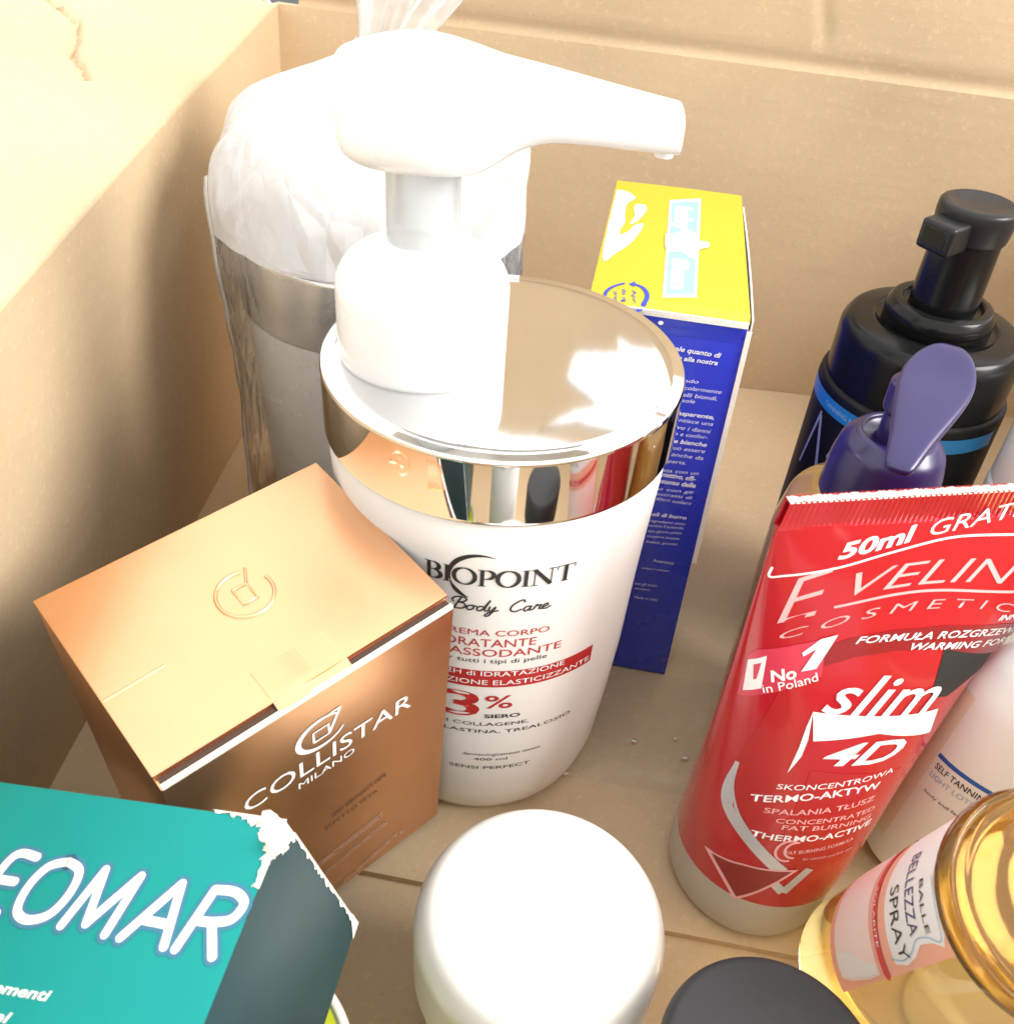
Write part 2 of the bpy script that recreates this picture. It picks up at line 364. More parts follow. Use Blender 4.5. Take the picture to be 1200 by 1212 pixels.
TEXTS = [
    ('bottle', '*BIOPOINT', -0.01327, 0.09696, 0.01977, 0.09696, 0.00505, {'m': 'ink'}),
    ('bottle', '*Body Care', -0.00739, 0.08894, 0.01514, 0.08894, 0.00364, {'m': 'ink'}),
    ('bottle', 'CREMA CORPO', -0.01015, 0.08065, 0.01579, 0.08065, 0.00232, {'m': 'inkred'}),
    ('bottle', 'IDRATANTE', -0.00952, 0.07678, 0.01295, 0.07678, 0.00326, {'m': 'inkred'}),
    ('bottle', 'RASSODANTE', -0.00993, 0.07344, 0.01968, 0.07344, 0.00302, {'m': 'inkred'}),
    ('bottle', 'per tutti i tipi di pelle', -0.01056, 0.07105, 0.01624, 0.07105, 0.00184, {'m': 'ink'}),
    ('bottle', '72H di IDRATAZIONE', -0.00966, 0.06646, 0.02143, 0.06646, 0.00201, {'m': 'white', 'o': 2, 'b': 0.004}),
    ('bottle', 'AZIONE ELASTICIZZANTE', -0.01030, 0.06326, 0.02958, 0.06326, 0.00205, {'m': 'white', 'o': 2, 'b': 0.004}),
    ('bottle', '3', -0.00886, 0.05064, 0.00059, 0.05064, 0.00956, {'m': 'inkred', 'b': 0.018}),
    ('bottle', '%', 0.00175, 0.05412, 0.00884, 0.05412, 0.00498, {'m': 'inkred', 'b': 0.01}),
    ('bottle', 'SIERO', 0.00192, 0.05009, 0.01118, 0.05009, 0.00177, {'m': 'ink', 'b': 0.02}),
    ('bottle', 'DI COLLAGENE,', -0.01029, 0.04675, 0.01388, 0.04675, 0.00163, {'m': 'ink'}),
    ('bottle', 'ELASTINA, TREALOSIO', -0.01031, 0.04363, 0.02684, 0.04363, 0.00165, {'m': 'ink'}),
    ('bottle', 'dermatologicamente testato', -0.00311, 0.03334, 0.01874, 0.03334, 0.00143, {'m': 'ink'}),
    ('bottle', '400 ml', -0.00023, 0.03104, 0.00927, 0.03104, 0.00139, {'m': 'ink'}),
    ('bottle', 'SENSI PERFECT', -0.00694, 0.02688, 0.01626, 0.02688, 0.00167, {'m': 'ink'}),
    ('tube', '50ml', -0.02480, 0.11645, -0.00949, 0.12039, 0.00330, {'m': 'white', 'sh': 0.25, 'b': 0.03}),
    ('tube', 'GRATIS', -0.00676, 0.12098, 0.01523, 0.12485, 0.00329, {'m': 'white', 'sh': 0.25, 'b': -0.005}),
    ('tube', 'E', -0.03033, 0.10086, -0.02322, 0.10449, 0.01072, {'m': 'pink', 'sh': 0.3, 'b': -0.012}),
    ('tube', 'VELIN', -0.01986, 0.10778, 0.01720, 0.10780, 0.00547, {'m': 'pink', 'sh': 0.3, 'b': -0.008, 'q': 0.00237}),
    ('tube', 'C O S M E T I C', -0.03035, 0.09607, 0.02099, 0.10009, 0.00217, {'m': 'pink', 'sh': 0.2, 'b': -0.008, 'q': 0.00594}),
    ('tube', 'FORMUŁA ROZGRZEWA', -0.01455, 0.09654, 0.03289, 0.08511, 0.00161, {'m': 'white', 'sh': 0.2, 'b': 0.01, 'o': 2, 'q': 0.00551}),
    ('tube', 'WARMING FORM', -0.00204, 0.09520, 0.03399, 0.08277, 0.00167, {'m': 'white', 'sh': 0.2, 'b': 0.015, 'o': 2, 'q': 0.00274}),
    ('tube', 'INN', 0.01768, 0.09823, 0.03049, 0.09053, 0.00116, {'m': 'white', 'sh': 0.2, 'b': 0.02}),
    ('tube', '1', -0.02501, 0.08746, -0.02055, 0.08943, 0.00835, {'m': 'white', 'sh': 0.2, 'b': 0.05, 'o': 3}),
    ('tube', 'No', -0.02844, 0.08486, -0.02390, 0.08719, 0.00300, {'m': 'white', 'sh': 0.15, 'b': 0.03, 'o': 3}),
    ('tube', 'in Poland', -0.03071, 0.08058, -0.01927, 0.08707, 0.00231, {'m': 'white', 'sh': 0.1, 'b': 0.005, 'o': 3}),
    ('tube', 'slim', -0.01570, 0.07868, 0.01048, 0.07639, 0.00926, {'m': 'white', 'sh': 0.28, 'b': 0.02, 'o': 2}),
    ('tube', '4D', -0.01162, 0.06386, 0.00769, 0.06398, 0.00604, {'m': 'white', 'sh': 0.35, 'b': 0.05, 'o': 1}),
    ('tube', 'SKONCENTROWA', -0.01835, 0.05440, 0.00788, 0.05885, 0.00202, {'m': 'white', 'sh': 0.1, 'b': 0.005}),
    ('tube', 'TERMO-AKTYW', -0.02191, 0.04960, 0.00599, 0.05671, 0.00265, {'m': 'white', 'sh': 0.05, 'b': 0.03, 'q': 0.00142}),
    ('tube', 'SPALANIA TŁUSZ', -0.01848, 0.04744, 0.00622, 0.05192, 0.00210, {'m': 'pink', 'sh': 0.05, 'b': 0.01}),
    ('tube', 'CONCENTRATED', -0.01528, 0.04528, 0.00794, 0.04822, 0.00182, {'m': 'pink', 'sh': 0.05, 'b': 0.01}),
    ('tube', 'FAT BURNING', -0.01343, 0.04356, 0.00799, 0.04546, 0.00180, {'m': 'pink', 'sh': 0.05, 'b': 0.01}),
    ('tube', 'THERMO-ACTIVE', -0.01864, 0.03898, 0.00934, 0.04274, 0.00241, {'m': 'white', 'sh': 0.05, 'b': 0.025}),
    ('tube', 'FAT BURNING FORMULA', -0.00982, 0.03570, 0.00594, 0.03918, 0.00144, {'m': 'pink', 'b': 0.01}),
    ('tube', 'for smooth and firm skin', -0.00529, 0.03418, 0.00726, 0.03535, 0.00122, {'m': 'pink'}),
    ('cfront', 'COLLISTAR', -0.01941, -0.02739, 0.02196, -0.02872, 0.00767, {'m': 'white', 'b': 0}),
    ('cfront', 'MILANO', -0.00729, -0.03088, 0.00673, -0.03112, 0.00290, {'m': 'white'}),
    ('cfront', 'TERRA ABBRONZANTE CREME', -0.00017, -0.05508, 0.01518, -0.05317, 0.00243, {'m': 'brown'}),
    ('cfront', 'EFFETTO SETA', -0.00224, -0.05893, 0.01267, -0.05820, 0.00186, {'m': 'brown'}),
    ('cfront', 'COMPACT POWDER SILK EFFECT', -0.00517, -0.07567, 0.01405, -0.07320, 0.00337, {'m': 'pale'}),
    ('cfront', 'SPF 6 LIGHT PROTECTION', -0.00411, -0.08245, 0.01534, -0.07929, 0.00300, {'m': 'pale'}),
    ('cfront', 'WITH MIRROR 9 g', -0.00052, -0.09690, 0.02060, -0.09057, 0.00336, {'m': 'pale'}),
    ('teal', '*EOMAR', -0.04891, -0.02197, -0.00132, -0.02272, 0.01003, {'m': 'white'}),
    ('teal', 'elementi', -0.03864, -0.03315, -0.02609, -0.03277, 0.00153, {'m': 'white', 'sh': 0.2, 'b': 0.02, 'xh': 1}),
    ('teal', 'marini', -0.04137, -0.03704, -0.03070, -0.03665, 0.00148, {'m': 'white', 'sh': 0.2, 'b': 0.02, 'xh': 1}),
    ('yfront', 'ideale quanto di', 0.00055, -0.01079, 0.01523, -0.01119, 0.00136, {'m': 'white', 'sh': 0.25, 'b': 0.02, 'o': 1}),
    ('yfront', 'grazie alla nostra', 0.00032, -0.01341, 0.01484, -0.01337, 0.00131, {'m': 'white', 'sh': 0.25, 'b': 0.02, 'o': 1}),
    ('yfront', 'Sviluppando', -0.00164, -0.01997, 0.01104, -0.01946, 0.00105, {'m': 'white', 'sh': 0.25, 'b': -0.004, 'o': 1}),
    ('yfront', 'particolarmente', 0.00339, -0.02185, 0.01746, -0.02157, 0.00114, {'m': 'white', 'sh': 0.25, 'b': -0.004, 'o': 1}),
    ('yfront', 'a pelli biondi,', 0.00477, -0.02397, 0.01672, -0.02375, 0.00122, {'m': 'white', 'sh': 0.25, 'b': -0.004, 'o': 1}),
    ('yfront', 'al sole', 0.00574, -0.02569, 0.01116, -0.02558, 0.00116, {'m': 'white', 'sh': 0.25, 'b': -0.004, 'o': 1}),
    ('yfront', 'trasparente,', 0.00558, -0.02978, 0.01708, -0.02952, 0.00126, {'m': 'white', 'sh': 0.25, 'b': 0.02, 'o': 1}),
    ('yfront', 'garantisce una', 0.00403, -0.03186, 0.01715, -0.03165, 0.00119, {'m': 'white', 'sh': 0.25, 'b': -0.004, 'o': 1}),
    ('yfront', 'attivo i danni', 0.00477, -0.03419, 0.01704, -0.03412, 0.00128, {'m': 'white', 'sh': 0.25, 'b': -0.004, 'o': 1}),
    ('yfront', 'fisico e confor-', 0.00442, -0.03631, 0.01655, -0.03606, 0.00121, {'m': 'white', 'sh': 0.25, 'b': -0.004, 'o': 1}),
    ('yfront', 'fibre bianche', 0.00448, -0.03880, 0.01685, -0.03850, 0.00131, {'m': 'white', 'sh': 0.25, 'b': 0.02, 'o': 1}),
    ('yfront', 'e può essere', 0.00519, -0.04099, 0.01673, -0.04063, 0.00124, {'m': 'white', 'sh': 0.25, 'b': -0.004, 'o': 1}),
    ('yfront', 'anche da', 0.00783, -0.04307, 0.01665, -0.04298, 0.00125, {'m': 'white', 'sh': 0.25, 'b': -0.004, 'o': 1}),
    ('yfront', 'aperta.', 0.00629, -0.04549, 0.01230, -0.04527, 0.00118, {'m': 'white', 'sh': 0.25, 'b': -0.004, 'o': 1}),
    ('yfront', 'usata con un', 0.00421, -0.04884, 0.01638, -0.04815, 0.00116, {'m': 'white', 'sh': 0.25, 'b': -0.004, 'o': 1}),
    ('yfront', 'protettivo, effi-', 0.00417, -0.05039, 0.01592, -0.05033, 0.00151, {'m': 'white', 'sh': 0.25, 'b': 0.02, 'o': 1}),
    ('yfront', 'lussuoso delle', 0.00425, -0.05271, 0.01634, -0.05259, 0.00153, {'m': 'white', 'sh': 0.25, 'b': 0.02, 'o': 1}),
    ('yfront', 'o con gli', 0.00611, -0.05523, 0.01616, -0.05477, 0.00105, {'m': 'white', 'sh': 0.25, 'b': -0.004, 'o': 1}),
    ('yfront', 'estratti di', 0.00582, -0.05708, 0.01623, -0.05670, 0.00106, {'m': 'white', 'sh': 0.25, 'b': -0.004, 'o': 1}),
    ('yfront', 'filtri solari', 0.00611, -0.05885, 0.01619, -0.05875, 0.00107, {'m': 'white', 'sh': 0.25, 'b': -0.004, 'o': 1}),
    ('yfront', 'oli di burro', 0.00584, -0.06459, 0.01582, -0.06414, 0.00132, {'m': 'white', 'sh': 0.25, 'b': 0.02, 'o': 1}),
    ('yfront', 'ingredienti attivi', 0.00561, -0.06689, 0.01590, -0.06623, 0.00089, {'m': 'white', 'sh': 0.25, 'b': -0.004, 'o': 1}),
    ('yfront', 'vitamina E pantenolo', 0.00558, -0.06864, 0.01558, -0.06780, 0.00089, {'m': 'white', 'sh': 0.25, 'b': -0.004, 'o': 1}),
    ('yfront', 'aqua, glycerin, parfum', 0.00560, -0.07070, 0.01533, -0.06976, 0.00090, {'m': 'white', 'sh': 0.25, 'b': -0.004, 'o': 1}),
    ('yfront', 'tocopherol, limonene', 0.00561, -0.07270, 0.01510, -0.07188, 0.00091, {'m': 'white', 'sh': 0.25, 'b': -0.004, 'o': 1}),
    ('yfront', 'linalool, geraniol', 0.00563, -0.07480, 0.01489, -0.07410, 0.00092, {'m': 'white', 'sh': 0.25, 'b': -0.004, 'o': 1}),
    ('yfront', 'Avvertenze', 0.00884, -0.08167, 0.01508, -0.08158, 0.00118, {'m': 'white', 'sh': 0.25, 'b': -0.004, 'o': 1}),
    ('yfront', 'evitare il contatto', 0.00598, -0.08510, 0.01424, -0.08458, 0.00080, {'m': 'white', 'sh': 0.25, 'b': -0.004, 'o': 1}),
    ('yfront', 'con gli occhi', 0.00478, -0.09171, 0.01163, -0.09133, 0.00098, {'m': 'white', 'sh': 0.25, 'b': -0.004, 'o': 1}),
    ('yfront', 'uso esterno', 0.00506, -0.09359, 0.00976, -0.09341, 0.00083, {'m': 'white', 'sh': 0.25, 'b': -0.004, 'o': 1}),
    ('yfront', 'Made in Italy', 0.00529, -0.09736, 0.01285, -0.09699, 0.00101, {'m': 'white', 'sh': 0.25, 'b': -0.004, 'o': 1}),
    ('ytop', 'baby', -0.00036, -0.02730, -0.00017, -0.00601, 0.00469, {'m': 'white', 'b': 0.06, 'o': 2}),
    ('ytop', 'Sun', -0.00012, 0.01565, 0.00005, 0.03619, 0.00416, {'m': 'white', 'b': 0.06, 'o': 2}),
    ('ytop', 'Apri', -0.01001, 0.03945, -0.00934, 0.04709, 0.00108, {'m': 'blueink'}),
    ('ytop', 'da qui', -0.01260, 0.03940, -0.01164, 0.04910, 0.00108, {'m': 'blueink'}),
    ('ytop', 'tirando', -0.01465, 0.04140, -0.01356, 0.05055, 0.00108, {'m': 'blueink'}),
    ('white', 'SELF TANNING', -0.02911, 0.04790, -0.00415, 0.04790, 0.00212, {'m': 'ink', 'b': 0.01}),
    ('white', 'LIGHT LOTION', -0.02333, 0.04453, -0.00364, 0.04453, 0.00185, {'m': 'lblue'}),
    ('white', 'body and face', -0.01945, 0.03874, -0.00708, 0.03874, 0.00111, {'m': 'ink'}),
    ('spray', 'SPRAY', -0.01359, 0.06749, -0.00050, 0.06760, 0.00600, {'m': 'ink', 'b': -0.008}),
    ('spray', 'BELLEZZA', -0.02016, 0.07943, -0.00370, 0.08034, 0.00661, {'m': 'navy', 'b': -0.005}),
    ('spray', 'BALLE', -0.01222, 0.08385, -0.00312, 0.08432, 0.00230, {'m': 'ink'}),
    ('spray', 'SOLARITE', -0.01552, 0.05969, -0.00407, 0.05850, 0.00238, {'m': 'white', 'o': 2}),
    ('black', 'TANNING MOUSSE', -0.02339, 0.09272, 0.00294, 0.09026, 0.00140, {'m': 'lblue2', 'o': 2}),
]
SHAPES = [
    ('bottle', 'band', [(0.00947, 0.06815), (0.00677, 0.06220), (0.03050, 0.06266), (-0.00796, 0.06740)], {}),
    ('ytop', 'cyan_border', [(-0.00266, -0.03235), (0.00726, -0.03803), (0.00671, 0.03893), (-0.00202, 0.04174)], {}),
    ('ytop', 'cyan', [(-0.00226, -0.03117), (0.00683, -0.03612), (0.00645, 0.03831), (-0.00162, 0.04073)], {}),
    ('ytop', 'swirl', [(-0.00293, -0.00163), (0.00032, -0.00333), (0.00271, -0.00761), (0.00589, -0.00471), (0.00697, -0.00004), (0.00983, 0.00062), (0.00944, 0.00455), (0.00704, 0.00697), (0.00652, 0.01341), (0.00437, 0.01413), (0.00232, 0.01069), (-0.00205, 0.01113)], {}),
    ('ytop', 'hand_one', [(-0.02094, -0.03711), (-0.01821, -0.03744), (-0.01557, -0.03566), (-0.01346, -0.03102), (-0.01557, -0.02562), (-0.01586, -0.01722), (-0.01527, -0.00888), (-0.01609, -0.00272), (-0.01596, 0.00180), (-0.01369, -0.00126), (-0.01235, -0.00637), (-0.00974, -0.00847), (-0.01037, -0.00129), (-0.01264, 0.00837), (-0.01575, 0.01528), (-0.01956, 0.01936)], {}),
    ('ytop', 'hand_two', [(-0.01310, -0.02523), (-0.01046, -0.02554), (-0.00940, -0.02208), (-0.01016, -0.01617), (-0.01174, -0.01014), (-0.01371, -0.00766), (-0.01266, -0.01466), (-0.01326, -0.02068)], {}),
    ('ytop', 'arc_r', [(-0.00969, 0.03573), (-0.00738, 0.03725), (-0.00598, 0.04126), (-0.00651, 0.04619), (-0.00910, 0.05081)], {}),
    ('ytop', 'arc_l', [(-0.01247, 0.03600), (-0.01472, 0.03828), (-0.01630, 0.04149), (-0.01668, 0.04470)], {}),
    ('ytop', 'arrow', [(-0.01110, 0.03591), (-0.00951, 0.03383), (-0.00958, 0.03751)], {}),
    ('tube', 'line_a', [(-0.03907, 0.11380), (-0.03759, 0.11153), (-0.03391, 0.11231), (-0.02435, 0.11451), (-0.01301, 0.11798), (-0.00102, 0.12046), (0.01244, 0.12005)], {}),
    ('tube', 'line_b', [(-0.02173, 0.10535), (-0.00962, 0.10811), (0.00159, 0.10837), (0.01873, 0.10591)], {}),
    ('tube', 'darkband', [(-0.02089, 0.09554), (-0.01540, 0.09801), (-0.00667, 0.09960), (0.00493, 0.09967), (0.03129, 0.08911), (0.03577, 0.08117), (0.00974, 0.09290), (-0.00483, 0.09435), (-0.01367, 0.09275), (-0.01944, 0.09040)], {}),
    ('tube', 'nobadge', [(-0.03647, 0.08972), (-0.03333, 0.09220), (-0.02694, 0.09537), (-0.02104, 0.09767), (-0.01903, 0.08799), (-0.02364, 0.08467), (-0.02910, 0.08048), (-0.03311, 0.07769)], {}),
    ('tube', 'mark', [(-0.03549, 0.08803), (-0.03320, 0.09123), (-0.03098, 0.08204), (-0.03327, 0.07833)], {}),
    ('tube', 'whitebar', [(-0.01781, 0.07848), (0.01297, 0.07620), (0.01446, 0.06853), (-0.00089, 0.07247), (-0.01524, 0.07040)], {}),
    ('tube', 'blackarea', [(0.00710, 0.09270), (0.03028, 0.08122), (0.02000, 0.08223), (0.01006, 0.08327)], {}),
    ('tube', 'slash', [(-0.03400, 0.06057), (-0.02939, 0.04985), (-0.02407, 0.04266), (-0.01626, 0.03540), (-0.00853, 0.02932)], {}),
    ('tube', 'swoosh', [(-0.01781, 0.07848), (-0.01645, 0.07074), (-0.01633, 0.06578), (-0.01769, 0.06032), (-0.01760, 0.06807), (-0.01790, 0.07418)], {}),
    ('tube', 'tri', [(-0.02335, 0.02598), (-0.01671, 0.02869), (-0.00499, 0.03065), (-0.01402, 0.01539)], {}),
    ('tube', 'check', [(-0.00981, 0.02585), (-0.00564, 0.02226), (-0.00236, 0.03089)], {}),
    ('tube', 'redtop', [(-0.00979, 0.01055), (0.00548, 0.02203), (-0.02505, 0.01796)], {}),
    ('tube', 'darkdiam', [(-0.03931, 0.08095), (-0.02364, 0.06490), (-0.01560, 0.06464), (-0.01576, 0.03663), (-0.02597, 0.03815)], {}),
    ('cfront', 'emblem', [(-0.00649, -0.01855), (0.00503, -0.01407), (0.00489, -0.01754), (0.00190, -0.02354), (-0.00075, -0.01617)], {}),
    ('ctop', 'emblem', [(0.00043, -0.00200), (-0.00427, -0.00639), (0.00676, -0.00018), (0.00454, -0.00884), (-0.00305, 0.00379), (0.00001, -0.00585), (0.00155, -0.00033)], {}),
    ('ctop', 'crease', [(-0.03185, 0.00369), (-0.02096, 0.00360)], {}),
    ('ctop', 'tab', [(-0.00842, 0.01574), (-0.00821, 0.02473), (0.00772, 0.02345), (0.00851, 0.02034)], {}),
    ('white', 'blueline', [(-0.02617, 0.04578), (-0.01539, 0.04970), (-0.00788, 0.05397), (-0.00398, 0.05890)], {}),
    ('black', 'blueband', [(-0.02822, 0.09429), (-0.00932, 0.09160), (-0.02481, 0.09762), (-0.00800, 0.09579)], {}),
    ('spray', 'label', [(0.00191, 0.02989), (0.00078, 0.09484), (-0.02400, 0.07400), (-0.01252, 0.03067), (-0.01133, 0.09527)], {}),
    ('spray', 'panel', [(-0.01343, 0.06576), (-0.00065, 0.06391), (0.00027, 0.06906), (-0.00140, 0.08289), (-0.00030, 0.08693), (-0.00194, 0.09158), (-0.00778, 0.09236), (-0.01544, 0.09029), (-0.02409, 0.08432), (-0.02195, 0.07374), (-0.01664, 0.06713)], {}),
    ('spray', 'stripe', [(-0.01577, 0.05851), (-0.00817, 0.05889), (-0.00297, 0.05748), (0.00013, 0.05745)], {}),
    ('spray', 'blob', [(-0.00006, 0.03308), (0.00096, 0.04756), (-0.00308, 0.05663), (-0.01102, 0.05607), (-0.01197, 0.03980), (-0.00968, 0.03145)], {}),
]
SURF = dict(bottle=S_bottle, tube=S_tube, ctop=S_copper_top, cfront=S_copper_front, teal=S_teal, tside=S_teal_side, ytop=S_yellow_top, yfront=S_yellow_front, white=S_white, black=S_black, spray=S_spray)
SH = {(s, n): p for s, n, p, k in SHAPES}
def frange(a, b, n): return [a+(b-a)*i/n for i in range(n+1)]
def smooth01(t): t = min(1, max(0, t)); return t*t*(3-2*t)
_rng = np.random.default_rng(3)
_PH = _rng.uniform(0, 6.28, (6, 3)); _FQ = _rng.uniform(8, 34, (6, 2))
def wav(u, v, k=0, amp=1.):
    return amp*sum(math.sin(u*_FQ[i, 0]+v*_FQ[i, 1]*(.6+.2*k)+_PH[i, k % 3]) for i in range(6))/6

# ---------------------------------------------------------------- ground
o = pydata('ground', [(-3, -3, -.012), (3, -3, -.012), (3, 4, -.012), (-3, 4, -.012)], [(0, 1, 2, 3)], 'ground'); o['kind'] = 'structure'

# ---------------------------------------------------------------- the carton everything stands in
carton = thing('cardboard_box', 'large open brown cardboard box holding all the cosmetics', 'box')
ZT = .147
def lerp(a, b, t): return a+(b-a)*t
def S_back(u, v):          # u: 0 left .. 1 right, v: height
    t = v/ZT; b = lerp(V(-.110, .4165, 0), V(.245, .395, 0), u); a = lerp(V(-.1095, .4260, 0), V(.245, .3560, 0), u)
    p = lerp(b, a, t); p[2] = v
    p[1] += wav(u*.35, v, 0, .0012)*smooth01(t*2)-.0022*math.exp(-((v-.055)/.0022)**2)*0
    return p
sheet('back_wall', S_back, frange(0, 1, 90), frange(.0, ZT, 44), 'kraft_wall', carton, .004)
def back_fold(u): return S_back(u, ZT)
def in_bite(x, z):
    # torn-out bite added to the flap's unseen edge, shaped for the chrome disc's reflection
    poly = [(x, z-.010) for x, z in ((.30, .240), (.068, .243), (.050, .2435), (.043, .240), (.0445, .248), (.025, .2515), (.0225, .2665), (.039, .277), (.028, .281), (.0105, .2968), (.029, .2885), (.049, .290), (.068, .296), (.30, .302))]
    ins = False; j = len(poly)-1
    for i in range(len(poly)):
        (xi, zi), (xj, zj) = poly[i], poly[j]
        if (zi > z) != (zj > z) and x < (xj-xi)*(z-zi)/(zj-zi)+xi: ins = not ins
        j = i
    return ins
def S_bflap(u, v):         # v: 0 at the fold .. .158 along the flap, it stands up and leans a little inwards
    p = back_fold(u); r = .0035; a = min(v/r, 1.0)
    lean = .16*smooth01(v/.01)
    p = p+V(0, -v*math.sin(lean)*.9+.0006*math.sin(min(1, v/.006)*math.pi), v*math.cos(lean))
    p[1] += wav(u*.35+1, v+.3, 1, .0018)*smooth01(v/.05)
    x = p[0]
    d = abs((x-.0985)-(v-.02)*.25-.004*math.sin(v*160)); p[1] += .0007*math.exp(-(d/.0024)**2)*smooth01((v-.006)/.008)*(1-smooth01((v-.03)/.02))
    return p
def bite_drop(u, v):
    p = S_bflap(u, v); return in_bite(p[0], p[2]) or p[2] > .2915-.002*abs(math.sin(p[0]*90))
sheet('back_flap', S_bflap, frange(.03, 1, 300), [0, .0012, .0024, .004]+frange(.006, .156, 130), 'kraft_wall', carton, .004, drop=bite_drop)
def S_left(u, v):          # u: 0 back .. 1 front
    t = v/ZT
    b = V(lerp(-.110, -.134, u), lerp(.4165, -.06, u), 0); a = V(lerp(-.109, -.095, u), lerp(.4260, -.06, u), 0)
    p = lerp(b, a, t); p[2] = v; p[0] += wav(u*.45, v, 2, .0016)*smooth01(t*2)
    return p
sheet('left_wall', lambda u, v: S_left(1-u, v), frange(0, 1, 90), frange(0, ZT, 36), 'kraft_side', carton, .004)
_CR = [(.335, .062), (.329, .050), (.322, .041), (.308, .036), (.298, .034), (.290, .028), (.283, .024)]   # crumple line (y, distance from fold)
_CR2 = [(.298, .034), (.293, .041), (.286, .046)]
def dist_poly(p, P):
    best = 9; p = np.array(p)
    for i in range(len(P)-1):
        a, b = np.array(P[i]), np.array(P[i+1]); t = max(0, min(1, (p-a)@(b-a)/((b-a)@(b-a)))); best = min(best, np.linalg.norm(p-a-(b-a)*t))
    return best
def S_lflap(u, v):         # v along the flap, which lies open to the left
    y0 = .4180-.42*v-.0010*math.sin(v*900)-.0006*math.sin(v*2300); y = lerp(y0, -.06, u); uu = (.4260-y)/.486
    p = S_left(uu, ZT); p[1] = y; sl = .30
    p = p+V(-v*math.cos(sl)*smooth01(v/.004), 0, min(v, .003)*.55+v*math.sin(sl))
    p[2] += wav(uu*.45+2, v, 0, .0016)*smooth01(v/.04)
    d = dist_poly((p[1], v), _CR) if v < .08 else 9
    e = dist_poly((p[1], v), _CR2) if v < .08 else 9
    p[2] += -.0022*math.exp(-(d/.0013)**2)+.0010*math.exp(-((d-.004)/.003)**2)-.0012*math.exp(-(e/.002)**2)
    return p
sheet('left_flap', lambda u, v: S_lflap(1-u, v), frange(0, 1, 300), [0, .0007, .0014, .0022, .003, .004]+frange(.005, .135, 88), 'kraft_side', carton, .0038)
sheet('right_wall', lambda u, v: V(.245, lerp(.395, -.06, 1-u), v)+V(0, 0, 0), frange(0, 1, 30), frange(0, ZT, 10), 'kraft_side', carton, .004)
sheet('front_wall', lambda u, v: V(lerp(.245, -.135, u), -.06, v), frange(0, 1, 30), frange(0, ZT, 10), 'kraft_wall', carton, .004)
# floor: a lower panel and, on top of it, the far bottom flap whose edge crosses the foreground
sheet('floor_panel', lambda u, v: V(u, v, -.0042+wav(u, v, 1, .0003)), frange(-.140, .25, 40), frange(-.065, .43, 40), 'kraft_floor', carton, .004)
def S_floor(u, v):
    y0 = .1360-.125*u; y = lerp(y0, .4300, v); return V(u, y, -.0003+wav(u*2, y*2, 2, .0003)-.0012*(1-smooth01(v/.02)))
sheet('floor_flap', S_floor, frange(-.138, .25, 60), [0, .004, .01, .02, .04]+frange(.07, 1, 40), 'kraft_floor', carton, .0034)
tp = sheet('packing_tape', lambda u, v: V(u, v-.10*u, .0006+.0003*wav(u*6, v*6, 0)), frange(-.03, .21, 60), frange(.176, .222, 12), 'tape_film', carton)
for i, (x, y, s) in enumerate(((.0235, .1745, .0007), (.0445, .1885, .0006), (.0600, .1835, .0007), (.0575, .1905, .0005))):
    bm = bmesh.new(); bmesh.ops.create_icosphere(bm, subdivisions=2, radius=s)
    for v in bm.verts: v.co *= random.uniform(.5, 1.3); v.co.z *= .3; v.co.x *= 1.5; v.co += Vector((x, y, .0011))
    me = bpy.data.meshes.new('tape_bubble'); bm.to_mesh(me); bm.free(); link('tape_bubble', me, 'speck', tp)
# torn paper fringe at the corner of the left flap
vs, fs = [], []
for k in range(26):
    v = .0015+.0013*k; p = S_lflap(0, v); p2 = p+V(random.uniform(-.0005, .0005), random.uniform(.0006, .0022), random.uniform(.0001, .0006)); vs += [p+V(0, 0, .0003), p2]
for k in range(25): fs.append((2*k, 2*k+1, 2*k+3, 2*k+2))
pydata('torn_edge', vs, fs, 'paper_core', carton)
put(carton, (0.05, .18, 0))

